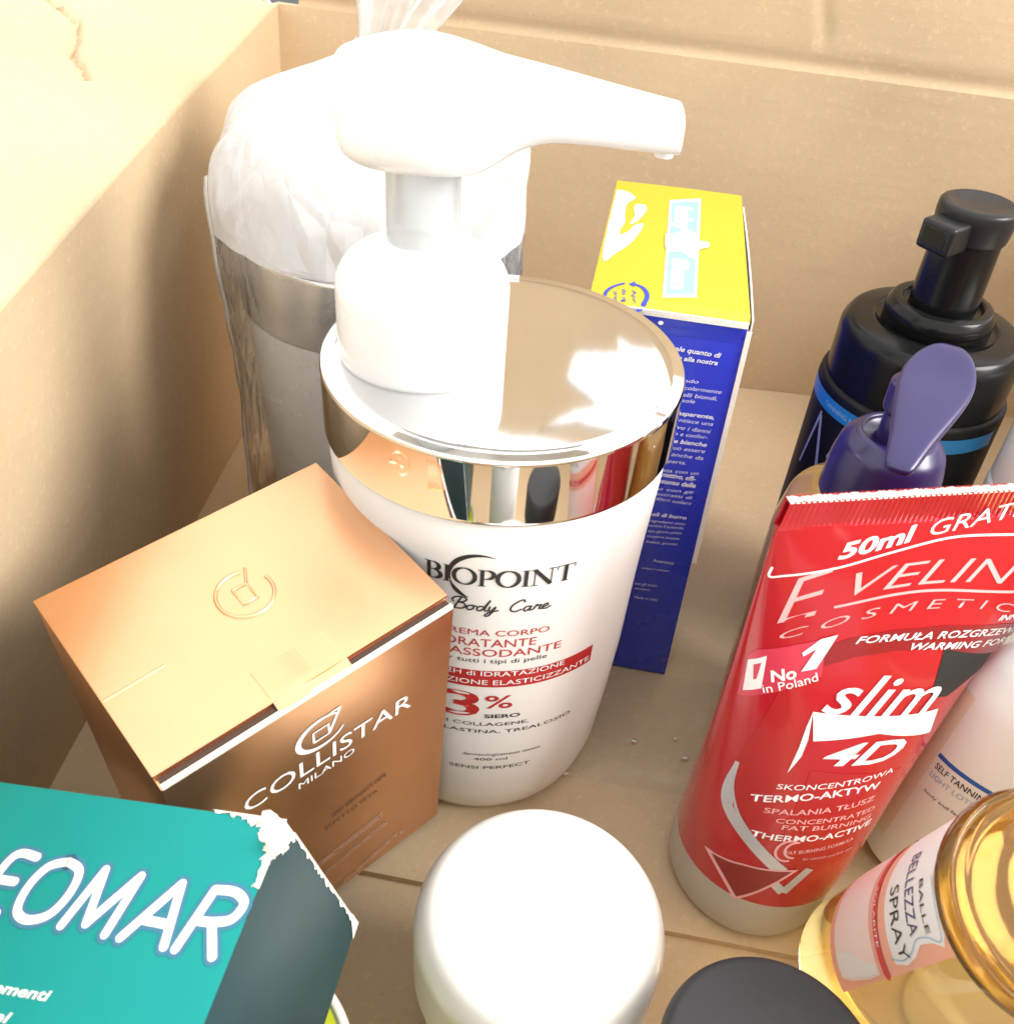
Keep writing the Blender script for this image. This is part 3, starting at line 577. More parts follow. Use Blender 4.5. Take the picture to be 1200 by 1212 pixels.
# ---------------------------------------------------------------- pump bottles
def pump_bottle(label, C, spin=0., pump_off=V(-.0183, -.0003, 0), text=True, press=0., rim=.1150):
    """C: base centre; built around the front bottle's own place, then moved and turned"""
    t = thing('pump_bottle', label, 'bottle', None)
    prof = [(0, 0)]+[(r, z) for z, r in BODY]+[(.0392, .1158)]
    pf = [(.0262, .0006)]+[(r, z) for z, r in BODY[1:]]+[(.0393, .1158), (.030, .1158)]
    lathe('body', pf, 'body_white', t, BC, seg=96, split=50)
    ring = [(.0396, rim)]+fillet([(.0396, rim), (.0407, rim+.0003), (.0409, rim+.0010), (.0409, .1308), (.0406, .1315), (.0403, .1316)], .0003)
    cp = lathe('chrome_ring', ring, 'chrome', t, BC, seg=128, split=0)
    lathe('chrome_top', [(.0402, .1300), (.0402, .13158), (.036, .13162), (.018, .13164), (.002, .13165)], 'chrome_disc', cp, BC, seg=128, split=0)
    P = BC+pump_off
    lathe('pump_collar', [(.0184, ZCAP-.0006)]+fillet([(.0184, ZCAP-.0006), (.0187, ZCAP+.0004), (.0187, .1490-press*.45), (.0165, .1530-press*.45), (.0110, .1560-press*.45), (.0088, .1572-press*.45), (.0088, .1580-press*.45)], .0022, 5), 'white_plastic', t, P, seg=72, split=60)
    lathe('pump_stem', fillet([(.0076, .140), (.0076, .1755-press), (.006, .1756-press)], .0003), 'stem_plastic', t, P, seg=48)
    # head: pad and spout lofted along the spout direction
    X = [-.0172, -.0166, -.0150, -.0122, -.008, -.003, .002, .007, .011, .0145, .018, .023, .029, .035, .041, .0455, .0478, .0487, .0490]
    def hw(x):
        r = .0172
        a = math.sqrt(max(0, r*r-x*x)) if abs(x) < r else 0
        b = .0118-.0045*smooth01((x-.005)/.042)
        return max(a, b) if x > .004 else max(a, .0008)
    def ztop(x): return .1962-.0011*((x)/.01)**2 if x < 0 else .1962-.17*x
    def zbot(x):
        if x < .0105: return .1738+.0012*max(0, (-x-.010)/.007)**2*2
        return lerp(.1738, .1806, smooth01((x-.0105)/.012))-.0008*smooth01((x-.026)/.024)
    sec, NV = [], 28
    e1 = V(1, 0, 0); e2 = V(0, 1, 0)
    for x in X:
        w, a, b = hw(x), ztop(x), zbot(x)
        k = 1.0
        if x > .0485: k = .985 if x < .0489 else .93
        if x < -.0168: a, b, = (a+b)/2+.004, (a+b)/2-.006
        zc, hh = (a+b)/2, (a-b)/2*k; ring_ = []
        for j in range(NV):
            an = 2*math.pi*j/NV; c_, s_ = math.cos(an), math.sin(an); ex = .62 if x < .012 else .7
            ring_.append(P+e1*x+e2*(w*k*abs(c_)**ex*np.sign(c_))+V(0, 0, zc-press+hh*abs(s_)**ex*np.sign(s_)))
        sec.append(ring_)
    vs = [p for r in sec for p in r]; fs = []
    for i in range(len(X)-1):
        for j in range(NV): fs.append((i*NV+j, i*NV+(j+1) % NV, (i+1)*NV+(j+1) % NV, (i+1)*NV+j))
    fs.append(tuple(reversed(range(NV)))); fs.append(tuple((len(X)-1)*NV+j for j in range(NV)))
    hd = pydata('pump_head', vs, fs, 'white_plastic', t); md = hd.modifiers.new('round', 'SUBSURF'); md.levels = 1; md.render_levels = 2
    tip = P+V(.0466, 0, .1776-press); lathe('nozzle_tip', fillet([(.0018, .0008), (.0020, .003), (.0016, .0031)], .0002), 'white_plastic', hd, tip, seg=20)
    if text:
        for s, body, u0, v0, u1, v1, h, k in TEXTS:
            if s == 'bottle' and not body.startswith('*'): lettering(s, body, u0, v0, u1, v1, h*(.82 if body not in '3%' else .95), k, t, S_bottle)
        biopoint(t); body_care(t)
        sheet('red_band', lambda u, v: S_bottle(u, v, .00011), frange(-.016, .0305, 40), frange(.0622, .0682, 3), 'ink_inkred', t)
    put(t, BC)
    t.location = C; t.rotation_euler = (0, 0, spin)
    return t
def biopoint(t):
    s, _, u0, v0, u1, v1, h, k = [x for x in TEXTS if x[1] == '*BIOPOINT'][0]
    # high-contrast serif capitals from strokes, on a unit cap height
    T_, t_ = .17, .05
    def arcp(cx, cy, rx, ry, a0, a1, n=22): return [(cx+rx*math.cos(math.radians(a0+(a1-a0)*i/n)), cy+ry*math.sin(math.radians(a0+(a1-a0)*i/n))) for i in range(n+1)]
    def bar(x, y0=0, y1=1, w=T_): return ([(x, y0), (x, y1)], w, dict(smooth=False, cap=False))
    def hb(x0, x1, y, w=t_): return ([(x0, y), (x1, y)], w, dict(smooth=False, cap=False))
    def bowl(cx, cy, rx, ry, a0, a1, thick=True):
        tp_ = lambda q: .32+.9*abs(math.cos(math.radians(a0+(a1-a0)*q))) if thick else 1
        return (arcp(cx, cy, rx, ry, a0, a1), T_*.95, dict(smooth=False, cap=False, taper=tp_))
    def serif(x, y): return hb(x-.16, x+.16, y, .045)
    G = {'B': (.78, [bar(.2), serif(.18, .022), serif(.18, .978), hb(.2, .42, .975), hb(.2, .45, .53), hb(.2, .45, .025), bowl(.38, .755, .26, .222, -90, 90), bowl(.40, .28, .31, .255, -90, 90)]),
         'I': (.40, [bar(.2), serif(.2, .022), serif(.2, .978)]),
         'O': (1.06, [bowl(.53, .5, .44, .49, 0, 360)]),
         'P': (.74, [bar(.2), serif(.2, .022), serif(.18, .978), hb(.2, .40, .975), hb(.2, .40, .46), bowl(.38, .72, .29, .257, -90, 90)]),
         'N': (1.06, [bar(.16, 0, 1, .055), serif(.16, .022), hb(0, .2, .978), ([(.14, .99), (.88, .01)], .19, dict(smooth=False, cap=False)), bar(.88, 0, 1, .055), serif(.88, .978)]),
         'T': (.90, [bar(.45), serif(.45, .022), hb(.04, .86, .975), bar(.06, .76, .98, .05), bar(.84, .76, .98, .05)])}
    word = 'BIOPOINT'; W = sum(G[c][0] for c in word); sc = (u1-u0)/W; hs = h; x = 0; st = []
    for c in word:
        for pts, w, kw in G[c][1]: st.append(([(u0+(x+px)*sc, v0+py*hs) for px, py in pts], w*(sc+hs)/2, kw))
        if c == 'O' and 'xo' not in locals(): xo = x
        x += G[c][0]
    strokes_on('brand_lettering', S_bottle, st, 'ink_ink', t, .00012)
    cx = u0+(xo+.9)*sc; cres = arcp(cx+.0016, v0+h*.5, .0068, .0066, 65, 205, 30)
    tail = arcp(cx+.0014, v0+h*.45, .0066, .0068, 196, 250, 14)
    strokes_on('brand_crescent', S_bottle, [(cres, .0011, dict(smooth=False, cap=False, taper=lambda q: .12+.95*math.sin(q*math.pi)**1.2)), (tail, .0010, dict(smooth=False, cap=False, taper=lambda q: .1+math.sin(q*math.pi)))], 'ink_ink', t, .00010)
def body_care(t):
    s, _, u0, v0, u1, v1, h, k = [x for x in TEXTS if x[1] == '*Body Care'][0]
    L = [[(.10, .55), (.02, .75), (.25, 1.0), (.62, 1.02), (.78, .85), (.62, .62), (.36, .55), (.66, .5), (.80, .28), (.62, .04), (.25, .0), (.05, .12)], [(.48, .98), (.34, .5), (.22, .02)],
         [(1.14, .42), (.95, .36), (.88, .12), (1.02, .0), (1.2, .12), (1.22, .34), (1.12, .44), (1.38, .36)],
         [(1.74, .38), (1.54, .40), (1.42, .18), (1.52, .0), (1.70, .1), (1.86, .5), (2.02, .98), (1.84, .3), (1.86, .04), (2.02, .08)],
         [(2.08, .42), (2.06, .12), (2.2, .06), (2.38, .42), (2.28, .0), (2.1, -.40), (1.92, -.38), (2.1, -.1), (2.55, .12)],
         [(3.86, .82), (3.80, 1.0), (3.56, .92), (3.24, .52), (3.22, .14), (3.48, .0), (3.78, .18)],
         [(4.28, .38), (4.06, .40), (3.92, .16), (4.04, .0), (4.22, .14), (4.32, .42), (4.24, .06), (4.42, .06)],
         [(4.48, .10), (4.60, .46), (4.66, .36), (4.84, .40), (4.78, .08), (4.92, .04)],
         [(5.0, .16), (5.22, .28), (5.20, .44), (5.02, .36), (4.98, .08), (5.18, .0), (5.42, .14)]]
    sc = (u1-u0)/5.45
    st = [([(u0+(x+y*.12)*sc, v0+y*h*1.02) for x, y in l], .00042, dict(cap=True)) for l in L]
    strokes_on('script_lettering', S_bottle, st, 'ink_ink', t, .00012)
front_bottle = pump_bottle('white pump bottle with chrome rim and red and black print, front centre, unwrapped', tuple(BC))
D2 = V(-.0462, .2760, 0)
back_bottle = pump_bottle('white pump bottle with chrome rim wrapped in clear plastic, behind left in the corner', tuple(D2), spin=math.radians(205), text=False, press=.024, rim=.1080)
back_bottle.scale = (1, 1, .93)
front_bottle['group'] = back_bottle['group'] = 'white pump bottles with chrome rims'

# clear plastic bag pulled over the rear bottle
bag = thing('plastic_bag', 'clear crinkled plastic bag pulled over the rear pump bottle', 'bag')
def bag_r(a, z):
    r = .0442+.0007*math.sin(3*a+z*40)+.0006*math.sin(7*a-z*70)+.0005*abs(math.sin(13*a+z*150))
    if z > .128:
        q = smooth01((z-.128)/.046); r = lerp(r, .0085, q**3.4)
    return r*(1+.0*z)
def S_bag(u, v):
    a = u*2*math.pi; r = bag_r(a, v); q = smooth01((v-.132)/.040)
    c = D2+V(.0, -.002, 0)+V(.004, .006, 0)*q
    r2 = r*(1+q*(.10*math.sin(5*a+v*70)+.08*math.sin(9*a-v*130)))
    return V(c[0]+r2*math.sin(a), c[1]-r2*math.cos(a), v)
sheet('bag_body', S_bag, frange(0, 1, 120), frange(.012, .126, 40), 'bag_clear', bag)
sheet('bag_shoulder', lambda u, v: S_bag(u, v), frange(0, 1, 120), frange(.126, .172, 28), 'bag_milky', bag)
def S_tail(u, v):          # the gathered neck fanning out above
    a = u*2*math.pi; z = .172+v; q = v/.03; r = .0072+.013*q**1.2
    rr = r*(1+.22*math.sin(6*a+v*120)+.12*math.sin(11*a)); c = D2+V(.004, .004, 0)+V(.014, .004, 0)*q
    return V(c[0]+rr*math.sin(a), c[1]-rr*.55*math.cos(a), z+.004*math.sin(4*a)*q)
sheet('bag_neck', S_tail, frange(0, 1, 96), frange(0, .026, 12), 'bag_neck', bag)
st = [bag_r(-1.2, z) for z in (0,)]
vs, fs = [], []
for i, z in enumerate(frange(.03, .140, 30)):
    a = -1.22+.05*math.sin(z*70); p = S_bag((a/(2*math.pi)) % 1, z); n = unit(V(p[0]-D2[0], p[1]-D2[1], 0)); tt = V(-n[1], n[0], 0)
    vs += [p+n*.0001-tt*.0004, p+n*.0011, p+n*.0001+tt*.0004]
for i in range(30): fs += [(3*i, 3*i+1, 3*i+4, 3*i+3), (3*i+1, 3*i+2, 3*i+5, 3*i+4)]
pydata('bag_seam', vs, fs, 'bag_milky', bag)
put(bag, D2)

# ---------------------------------------------------------------- copper carton
t = thing('cosmetic_carton', 'shiny copper coloured carton with embossed lid and white lettering', 'carton')
c0, cw, cd, ch = CP['c'], CP['w'], CP['d'], CP['h']
obox('carton_body', c0-CW*.0016, CU, CV, CW, cw, cd, ch-.0016, 'copper', t, .0004)
obox('body_edge', c0-CW*.0007+CV*(cd/2-.00035), CU, CV, CW, cw-.0006, .0008, .0012, 'paper_core', t, .0001)
obox('lid_gap_shade', c0-CW*.0011+CV*(cd/2-.0015), CU, CV, CW, cw-.0010, .0015, .0006, 'gap_shade', t, 0)  # dark strip standing in for the shade inside the hollow lid gap
lid = obox('lid', c0-CV*.0011, CU, CV, CW, cw+.0004, cd-.0025, .0009, 'copper', t, .00035)
lu0, lu1 = SH[('ctop', 'tab')][0][0]-.0002, SH[('ctop', 'tab')][2][0]
sheet('lid_tab', lambda u, v: S_copper_top(u, v, .0002-.0011*smooth01((v-.0208)/.0052)+.00025*math.sin((u-lu0)*420)), frange(lu0, lu1, 10), frange(.0150, .0252, 12), 'copper', lid, .0005, flip=True)
em = SH[('ctop', 'emblem')]; ec = em[0]; er = .0058
def arcs(cx, cy, rx, ry, a0, a1, n=28, rot=0):
    out = []
    for i in range(n+1):
        a = math.radians(a0+(a1-a0)*i/n); x, y = rx*math.cos(a), ry*math.sin(a); out.append((cx+x*math.cos(rot)-y*math.sin(rot), cy+x*math.sin(rot)+y*math.cos(rot)))
    return out
def emboss(name, S, strokes, m, parent, hgt):
    V_, F_ = [], []
    for pts, w in strokes:
        P = [np.array(p) for p in pts]; n = len(P); b = len(V_)
        for i, p in enumerate(P):
            tg = unit(P[min(n-1, i+1)]-P[max(0, i-1)]); q = np.array([-tg[1], tg[0]])
            for s_, z_ in ((-1, -.00005), (-.5, hgt), (.5, hgt), (1, -.00005)): x_ = p+q*w*.5*s_; V_.append(S(x_[0], x_[1], z_))
        for i in range(n-1):
            for j in range(3): F_.append((b+4*i+j, b+4*i+j+1, b+4*i+4+j+1, b+4*i+4+j))
    return pydata(name, V_, F_, m, parent)
emboss('embossed_emblem', S_copper_top, [(arcs(ec[0], ec[1], er, er, 25, 330, 40, math.radians(-40)), .0009), ([(ec[0]-.0016, ec[1]-.0022), (ec[0]+.0016, ec[1]-.0022), (ec[0]+.0016, ec[1]+.0022), (ec[0]-.0016, ec[1]+.0022), (ec[0]-.0016, ec[1]-.0022)], .0007), ([(ec[0]+.0016, ec[1]-.0022), (ec[0]+.0034, ec[1]-.0058)], .0007)], 'copper', lid, .0004)
emboss('lid_crease', S_copper_top, [([(-.0325, .0040), (-.0200, .0036)], .0006)], 'copper', lid, .00022)
for s, body, u0, v0, u1, v1, h, k in TEXTS:
    if s == 'cfront': dv = .0016 if body == 'MILANO' else .0004; lettering(s, body, u0, v0-dv, u1, v1-dv, h*(.74 if body == 'COLLISTAR' else .8), k, t, S_copper_front)
ex, ey = -.0006, -.0162
strokes_on('emblem_print', S_copper_front, [(arcs(ex, ey, .0056, .0050, 40, 335, 36), .0013, dict(smooth=False, cap=False, taper=lambda q: .25+.8*math.sin(q*math.pi))), ([(ex-.002, ey-.002), (ex+.0016, ey-.002), (ex+.0016, ey+.0016), (ex-.002, ey+.0016), (ex-.002, ey-.002)], .0006, dict(smooth=False, cap=False)), ([(ex+.0016, ey-.002), (ex+.0046, ey+.0052)], .0007, dict(smooth=False, cap=False)), ([(ex+.0046, ey+.0052), (ex+.0020, ey+.0050)], .0006, dict(smooth=False, cap=False))], 'ink_white', t, .00014)
put(t, c0-CW*ch)

# ---------------------------------------------------------------- teal carton
t = thing('cosmetic_carton', 'teal carton with torn white corner and large white lettering, bottom left', 'carton')
TW, TD, TH = .078, .075, .042
tc_ = TP0-TA*(TW/2)+TB*(TD/2)
def teal_box():
    bm = bmesh.new(); u, v, w = TA, TB, -TCd
    P = [bm.verts.new(tuple(p)) for p in box_pts(tc_, u, v, w, TW, TD, TH)]
    for f in ((3, 2, 1, 0), (4, 5, 6, 7), (0, 1, 5, 4), (1, 2, 6, 5), (2, 3, 7, 6), (3, 0, 4, 7)): bm.faces.new([P[i] for i in f])
    bmesh.ops.recalc_face_normals(bm, faces=bm.faces)
    bmesh.ops.bevel(bm, geom=bm.edges[:], offset=.0005, segments=2, affect='EDGES', profile=.6)
    me = bpy.data.meshes.new('carton_body'); bm.to_mesh(me); bm.free()
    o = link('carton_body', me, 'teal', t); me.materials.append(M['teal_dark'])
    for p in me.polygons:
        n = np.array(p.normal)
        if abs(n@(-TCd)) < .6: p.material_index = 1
    return sharp(o, 40)
body_t = teal_box()
def ragged(pts, amp, n=5, seed=1):
    rg = random.Random(seed); out = []
    for i in range(len(pts)):
        a, b = np.array(pts[i]), np.array(pts[(i+1) % len(pts)])
        for k in range(n): q = a+(b-a)*k/n; out.append((q[0]+rg.uniform(-amp, amp), q[1]+rg.uniform(-amp, amp)))
    return out
tear = [(.0002, .0002), (-.0075, .0002), (-.0140, .0002), (-.0095, -.0004), (-.0066, -.0011), (-.0040, -.0018), (-.0030, -.0038), (-.0016, -.0042), (-.0013, -.0068), (-.0007, -.0100), (-.0010, -.0112), (.0002, -.0116)]
def torn_line(pts, seed, fixed):
    rg = random.Random(seed); out = []
    for i in range(len(pts)):
        a, b = np.array(pts[i]), np.array(pts[(i+1) % len(pts)])
        n = 7
        for k in range(n):
            q = a+(b-a)*k/n; on = fixed(q); out.append((q[0]+(0 if on else rg.uniform(-.0005, .0005)), q[1]+(0 if on else rg.uniform(-.0005, .0005))))
    return out
poly_on('torn_paper', S_teal, torn_line(tear, 4, lambda q: q[0] > .0001 or q[1] > .0001), 'paper_core', t, .00015, .0012)
tear_s = [(.0002, .0002), (.0080, .0002), (.0062, -.0006), (.0050, -.0010), (.0040, -.0030), (.0032, -.0024), (.0028, -.0042), (.0018, -.0034), (.0010, -.0052), (.0002, -.0040)]
poly_on('torn_paper', S_teal_side, torn_line(tear_s, 9, lambda q: q[0] < .0004 or q[1] > 0), 'paper_core', t, .00015, .0012)
for i in range(9):     # curled shreds of the torn ply
    bm = bmesh.new(); bmesh.ops.create_icosphere(bm, subdivisions=2, radius=random.uniform(.0008, .0017))
    p = TP0+TA*random.uniform(-.0036, .0004)+TB*random.uniform(.0, .0052)+TCd*random.uniform(-.0002, .0022)
    for v in bm.verts:
        v.co = Vector((v.co.x*random.uniform(.5, 1.3), v.co.y*random.uniform(.5, 1.3), v.co.z*random.uniform(.3, 1.0)))+Vector(tuple(p))
    me = bpy.data.meshes.new('paper_shred'); bm.to_mesh(me); bm.free(); link('paper_shred', me, 'paper_core', t, smooth=False)
for (a_, b_, s_) in ((0.004, .0385, 11), ):
    pts = []; rg = random.Random(s_)
    for k in range(41): q = a_+(b_-a_)*k/40; pts.append((-.0001, -q))
    up_ = [(x, y) for x, y in pts]; lo_ = [(.0003+rg.uniform(0, .0007)*(1 if rg.random() > .4 else .2), y) for x, y in reversed(pts)]
    poly_on('worn_edge', S_teal_side, up_+lo_, 'paper_core', t, .00012, .003)
sc_ = [(-.0003, -TH+.0002), (.003, -TH+.0002), (.0022, -TH+.0012), (.0012, -TH+.0030), (.0004, -TH+.0042), (-.0003, -TH+.0046)]
poly_on('worn_edge', S_teal_side, sc_, 'paper_core', t, .00016, .0012)
# rounded outlined capitals
s, _, u0, v0, u1, v1, h, k = [x for x in TEXTS if x[1] == '*EOMAR'][0]
GL = {'E': (.72, [[(.62, .98), (.30, 1.0), (.16, .86), (.12, .5), (.08, .14), (.2, .0), (.58, .0)], [(.14, .52), (.52, .53)]]),
      'O': (1.0, [[(.52, 1.0), (.22, .86), (.10, .5), (.18, .12), (.46, .0), (.78, .14), (.90, .5), (.82, .88), (.52, 1.0)]]),
      'M': (1.14, [[(.10, .02), (.26, .98)], [(.26, .98), (.50, .12)], [(.50, .12), (.94, .98)], [(.94, .98), (.92, .02)]]),
      'A': (.94, [[(.06, .02), (.56, .98)], [(.56, .98), (.84, .02)], [(.30, .34), (.70, .34)]]),
      'R': (.90, [[(.10, .02), (.22, .98)], [(.22, .98), (.56, 1.0), (.80, .86), (.74, .60), (.46, .50), (.17, .48)], [(.46, .48), (.74, .02)]])}
W = sum(GL[c][0] for c in 'EOMAR'); sx = (u1-u0)/W; x = 0; hh = h; d_ = np.array([u1-u0, v1-v0])/np.linalg.norm([u1-u0, v1-v0]); n_ = np.array([-d_[1], d_[0]])
for ci, c in enumerate('EOMAR'):
    st = []
    for pts in GL[c][1]:
        st.append([tuple(np.array([u0, v0])+d_*((x+px+py*.10)*sx)+n_*(py*hh)) for px, py in pts])
    strokes_on('letter_outline', S_teal, [(p, .00285, dict(cap=True, smooth=len(p) > 2)) for p in st], 'ink_outline', t, .00009)
    strokes_on('letter', S_teal, [(p, .00150, dict(cap=True, smooth=len(p) > 2)) for p in st], 'ink_white', t, .00017)
    x += GL[c][0]
for s, body, u0, v0, u1, v1, h, k in TEXTS:
    if s == 'teal' and not body.startswith('*'): lettering(s, body, u0, v0, u1, v1, h, k, t, S_teal)
put(t, tc_+TCd*TH)

# ---------------------------------------------------------------- yellow and blue carton
t = thing('cosmetic_carton', 'tall blue carton with yellow lid and printed blue side, behind the pump bottle', 'carton')
yc, yw, yd, yh = YP['c'], YP['w'], YP['d'], YP['h']
obox('carton_body', yc-YW*.0010, YU, YV, YW, yw, yd, yh-.0010, 'blue', t, .0004)
lid = sheet('lid', lambda u, v: S_yellow_top(u, v, .0003+.0008*math.cos(u/yw*3)*math.cos(v/yd*2.6)-.0012*smooth01((v-.0455)/.0016)), frange(-yw/2-.0002, yw/2+.0002, 16), frange(-yd/2, yd/2+.0004, 40), 'yellow', t, .0006, flip=True)
def S_ylid(u, v, o=0): return S_yellow_top(u, v, .0003+.0008*math.cos(u/yw*3)*math.cos(v/yd*2.6)-.0012*smooth01((v-.0455)/.0016)+o)
sheet('lid_edge', lambda u, v: S_yellow_front(u, -v-.0004, .0006+.0003*math.sin(u*60)), frange(-yw/2, yw/2, 20), frange(0, .0016, 2), 'paper_core', t, .0005, flip=True)
sheet('side_edge', lambda u, v: S_yellow_front(yw/2-.0004+u, -v, .0004)+YU*.0004, frange(0, .0013, 2), frange(.003, yh*.62, 40), 'paper_core', t, .0005, flip=True)
sheet('lid_side', lambda u, v: S_yellow_top(yw/2+.0004+.0006*math.sin(v*30+1.2), v, -u), frange(0, .004, 3), frange(-yd/2+.01, yd/2, 20), 'paper_core', t, .0004)
sheet('fold_strip', lambda u, v: S_yellow_front(u, -v, .00045-.00035*smooth01((v-.0020)/.004)), frange(-yw/2+.0006, yw/2-.0010, 14), frange(.0020, .0066, 6), 'blue', t, .0003, flip=True)
for (u, v) in ((-.0015, -.0035), (-.0012, -.0070)):
    poly_on('print_dot', S_yellow_front, [(u+.0007*math.cos(a), v+.0006*math.sin(a)) for a in frange(0, 6.0, 9)], 'ink_white', t, .0006, .002)
for nm, key, m_, lf in (('cyan_border', 'cyan_border', 'ink_white', .00012), ('cyan_panel', 'cyan', 'cyan', .00020), ('white_swirl', 'swirl', 'ink_white', .00032), ('white_motif', 'hand_one', 'ink_white', .00012), ('white_motif', 'hand_two', 'ink_white', .00012), ('arrow_head', 'arrow', 'ink_blueink', .00012)):
    P_ = SH[('ytop', key)]
    if key in ('hand_one',): P_ = [(max(-yw/2+.0004, a), b) for a, b in P_]
    if key == 'cyan': P_ = [(P_[0][0]+.0004, P_[0][1]+.0010), (P_[1][0]-.0004, P_[1][1]+.0010), (P_[2][0]-.0004, P_[2][1]-.0012), (P_[3][0]+.0004, P_[3][1]-.0012)]
    if key in ('swirl', 'hand_one', 'hand_two'): P_ = [tuple(p) for p in catmull(list(P_)+[P_[0]], 4)[:-1]]
    poly_on(nm, S_ylid, P_, m_, t, lf, .003)
strokes_on('circular_arrow', S_ylid, [(SH[('ytop', 'arc_r')], .0012, {}), (SH[('ytop', 'arc_l')], .0009, {})], 'ink_blueink', t, .00012)
for s, body, u0, v0, u1, v1, h, k in TEXTS:
    if s == 'ytop': lettering(s, body, u0, v0, u1, v1, h, k, t, S_ylid)
    if s == 'yfront': lettering(s, body, u0, v0, u1, v1, h, k, t, S_yellow_front)
put(t, yc-YW*yh)

# ---------------------------------------------------------------- black mousse bottle
t = thing('mousse_bottle', 'black foam pump bottle with blue ring, near the back wall on the right', 'bottle')
lathe('body', fillet([(.0, .0), (.0255, .0), (.0268, .003), (.0264, .086), (.0264, .0990), (.0240, .1000)], .001), 'black_label', t, KC, seg=80)
lathe('cap_ring', fillet([(.0246, .0985), (.0250, .0990), (.0250, .1148), (.0232, .1180), (.0170, .1188), (.0160, .1180), (.0150, .1180)], .0012), 'black_plastic', t, KC, seg=80, split=0)
lathe('inner_ring', fillet([(.0146, .1170), (.0146, .1225), (.0134, .1248), (.0110, .1252), (.0104, .1235), (.0100, .1235)], .0007), 'black_plastic', t, KC, seg=64, split=0)
lathe('pump_column', fillet([(.0089, .1230), (.0091, .1260), (.0088, .1440), (.008, .1450)], .0006), 'black_plastic', t, KC, seg=48)
hd = lathe('pump_head', fillet([(.0084, .1430), (.0096, .1440), (.0102, .1500), (.0100, .1525), (.0086, .1532), (.004, .1522), (.0, .1520)], .0009), 'black_matte', t, KC, seg=56, split=0)
nd = unit(V(-.80, -.60, -.02)); ns = unit(np.cross(V(0, 0, 1), nd)); nu = np.cross(nd, ns)
obox('nozzle', KC+V(0, 0, .1505)+nd*.0115, nd, ns, nu, .0090, .0098, .0078, 'black_matte', hd, .0012, 3)
obox('nozzle_opening', KC+V(0, 0, .1490)+nd*.0157, nd, ns, nu, .0008, .0066, .0048, 'black_plastic', hd, .0002, 1)
sheet('blue_ring', lambda u, v: S_black(u, v, .00012), frange(-.048, .032, 60), frange(.0918, .0965, 2), 'label_blue', t)
s, body, u0, v0, u1, v1, h, k = [x for x in TEXTS if x[0] == 'black'][0]
lettering(s, body, -.0225, .0934, -.0045, .0934, .0015, dict(k), t, S_black)
strokes_on('label_print', S_black, [([(-.0228, .0890), (-.0182, .0740)], .0012, dict(smooth=False)), ([(-.0232, .0900), (-.0268, .070)], .0010, dict(smooth=False)), ([(-.0130, .0860), (-.0150, .0795)], .0013, dict(smooth=False))], 'silver_print', t, .00012)
put(t, KC)

# ---------------------------------------------------------------- purple pump bottle
PC = V(.0905, .1935, 0)
t = thing('pump_bottle', 'amber bottle with purple pump head, standing behind the red tube', 'bottle')
lathe('body', fillet([(.0, .0), (.019, .0), (.0215, .003), (.0220, .030), (.0220, .084), (.0200, .0945), (.0150, .0985), (.0118, .0995), (.0110, .0995)], .002, 5), 'amber_body', t, PC, seg=72, split=60)
lathe('collar', fillet([(.0134, .0955), (.0138, .0962), (.0134, .1080), (.0122, .1140), (.0094, .1172), (.0080, .1175), (.0076, .1160)], .0016, 5), 'purple', t, PC, seg=64, split=0)
lathe('stem', fillet([(.0046, .1150), (.0046, .1300), (.004, .1305)], .0003), 'purple', t, PC, seg=32)
pa, pb = V(.0985, .2005, .1372), V(.0795, .1640, .1268)          # far end of the pad, tip of the spout
ax = unit(pb-pa); sd = unit(np.cross(ax, V(0, 0, 1))); nn = np.cross(sd, ax); Lp = np.linalg.norm(pb-pa)
prof_w = [(0, .0010), (.02, .0029), (.06, .0047), (.13, .0065), (.22, .0077), (.32, .0081), (.45, .0075), (.60, .0061), (.75, .0047), (.88, .0037), (.96, .0031), (1.0, .0022)]
vs, fs, NV = [], [], 24
for q, w in prof_w:
    c_ = pa+ax*(Lp*q); th = .0040*min(1, w/.004)*(1 if q < .9 else .9); dish = .0008*math.exp(-((q-.27)/.16)**2)
    for j in range(NV):
        an = 2*math.pi*j/NV; cc, ss = math.cos(an), math.sin(an)
        x_ = w*np.sign(cc)*abs(cc)**.55; y_ = th*.5*np.sign(ss)*abs(ss)**.55
        if ss > 0: y_ -= dish*(1-(x_/w)**2)
        vs.append(c_+sd*x_+nn*y_)
for i in range(len(prof_w)-1):
    for j in range(NV): fs.append((i*NV+j, i*NV+(j+1) % NV, (i+1)*NV+(j+1) % NV, (i+1)*NV+j))
fs.append(tuple(reversed(range(NV)))); fs.append(tuple((len(prof_w)-1)*NV+j for j in range(NV)))
ph = pydata('pump_head', vs, fs, 'purple', t); md = ph.modifiers.new('round', 'SUBSURF'); md.levels = 1; md.render_levels = 2
lathe('pump_skirt', fillet([(.0048, .1230), (.0056, .1240), (.0056, .1310), (.004, .1320)], .0008), 'purple', t, PC, seg=40, split=0)
put(t, PC)

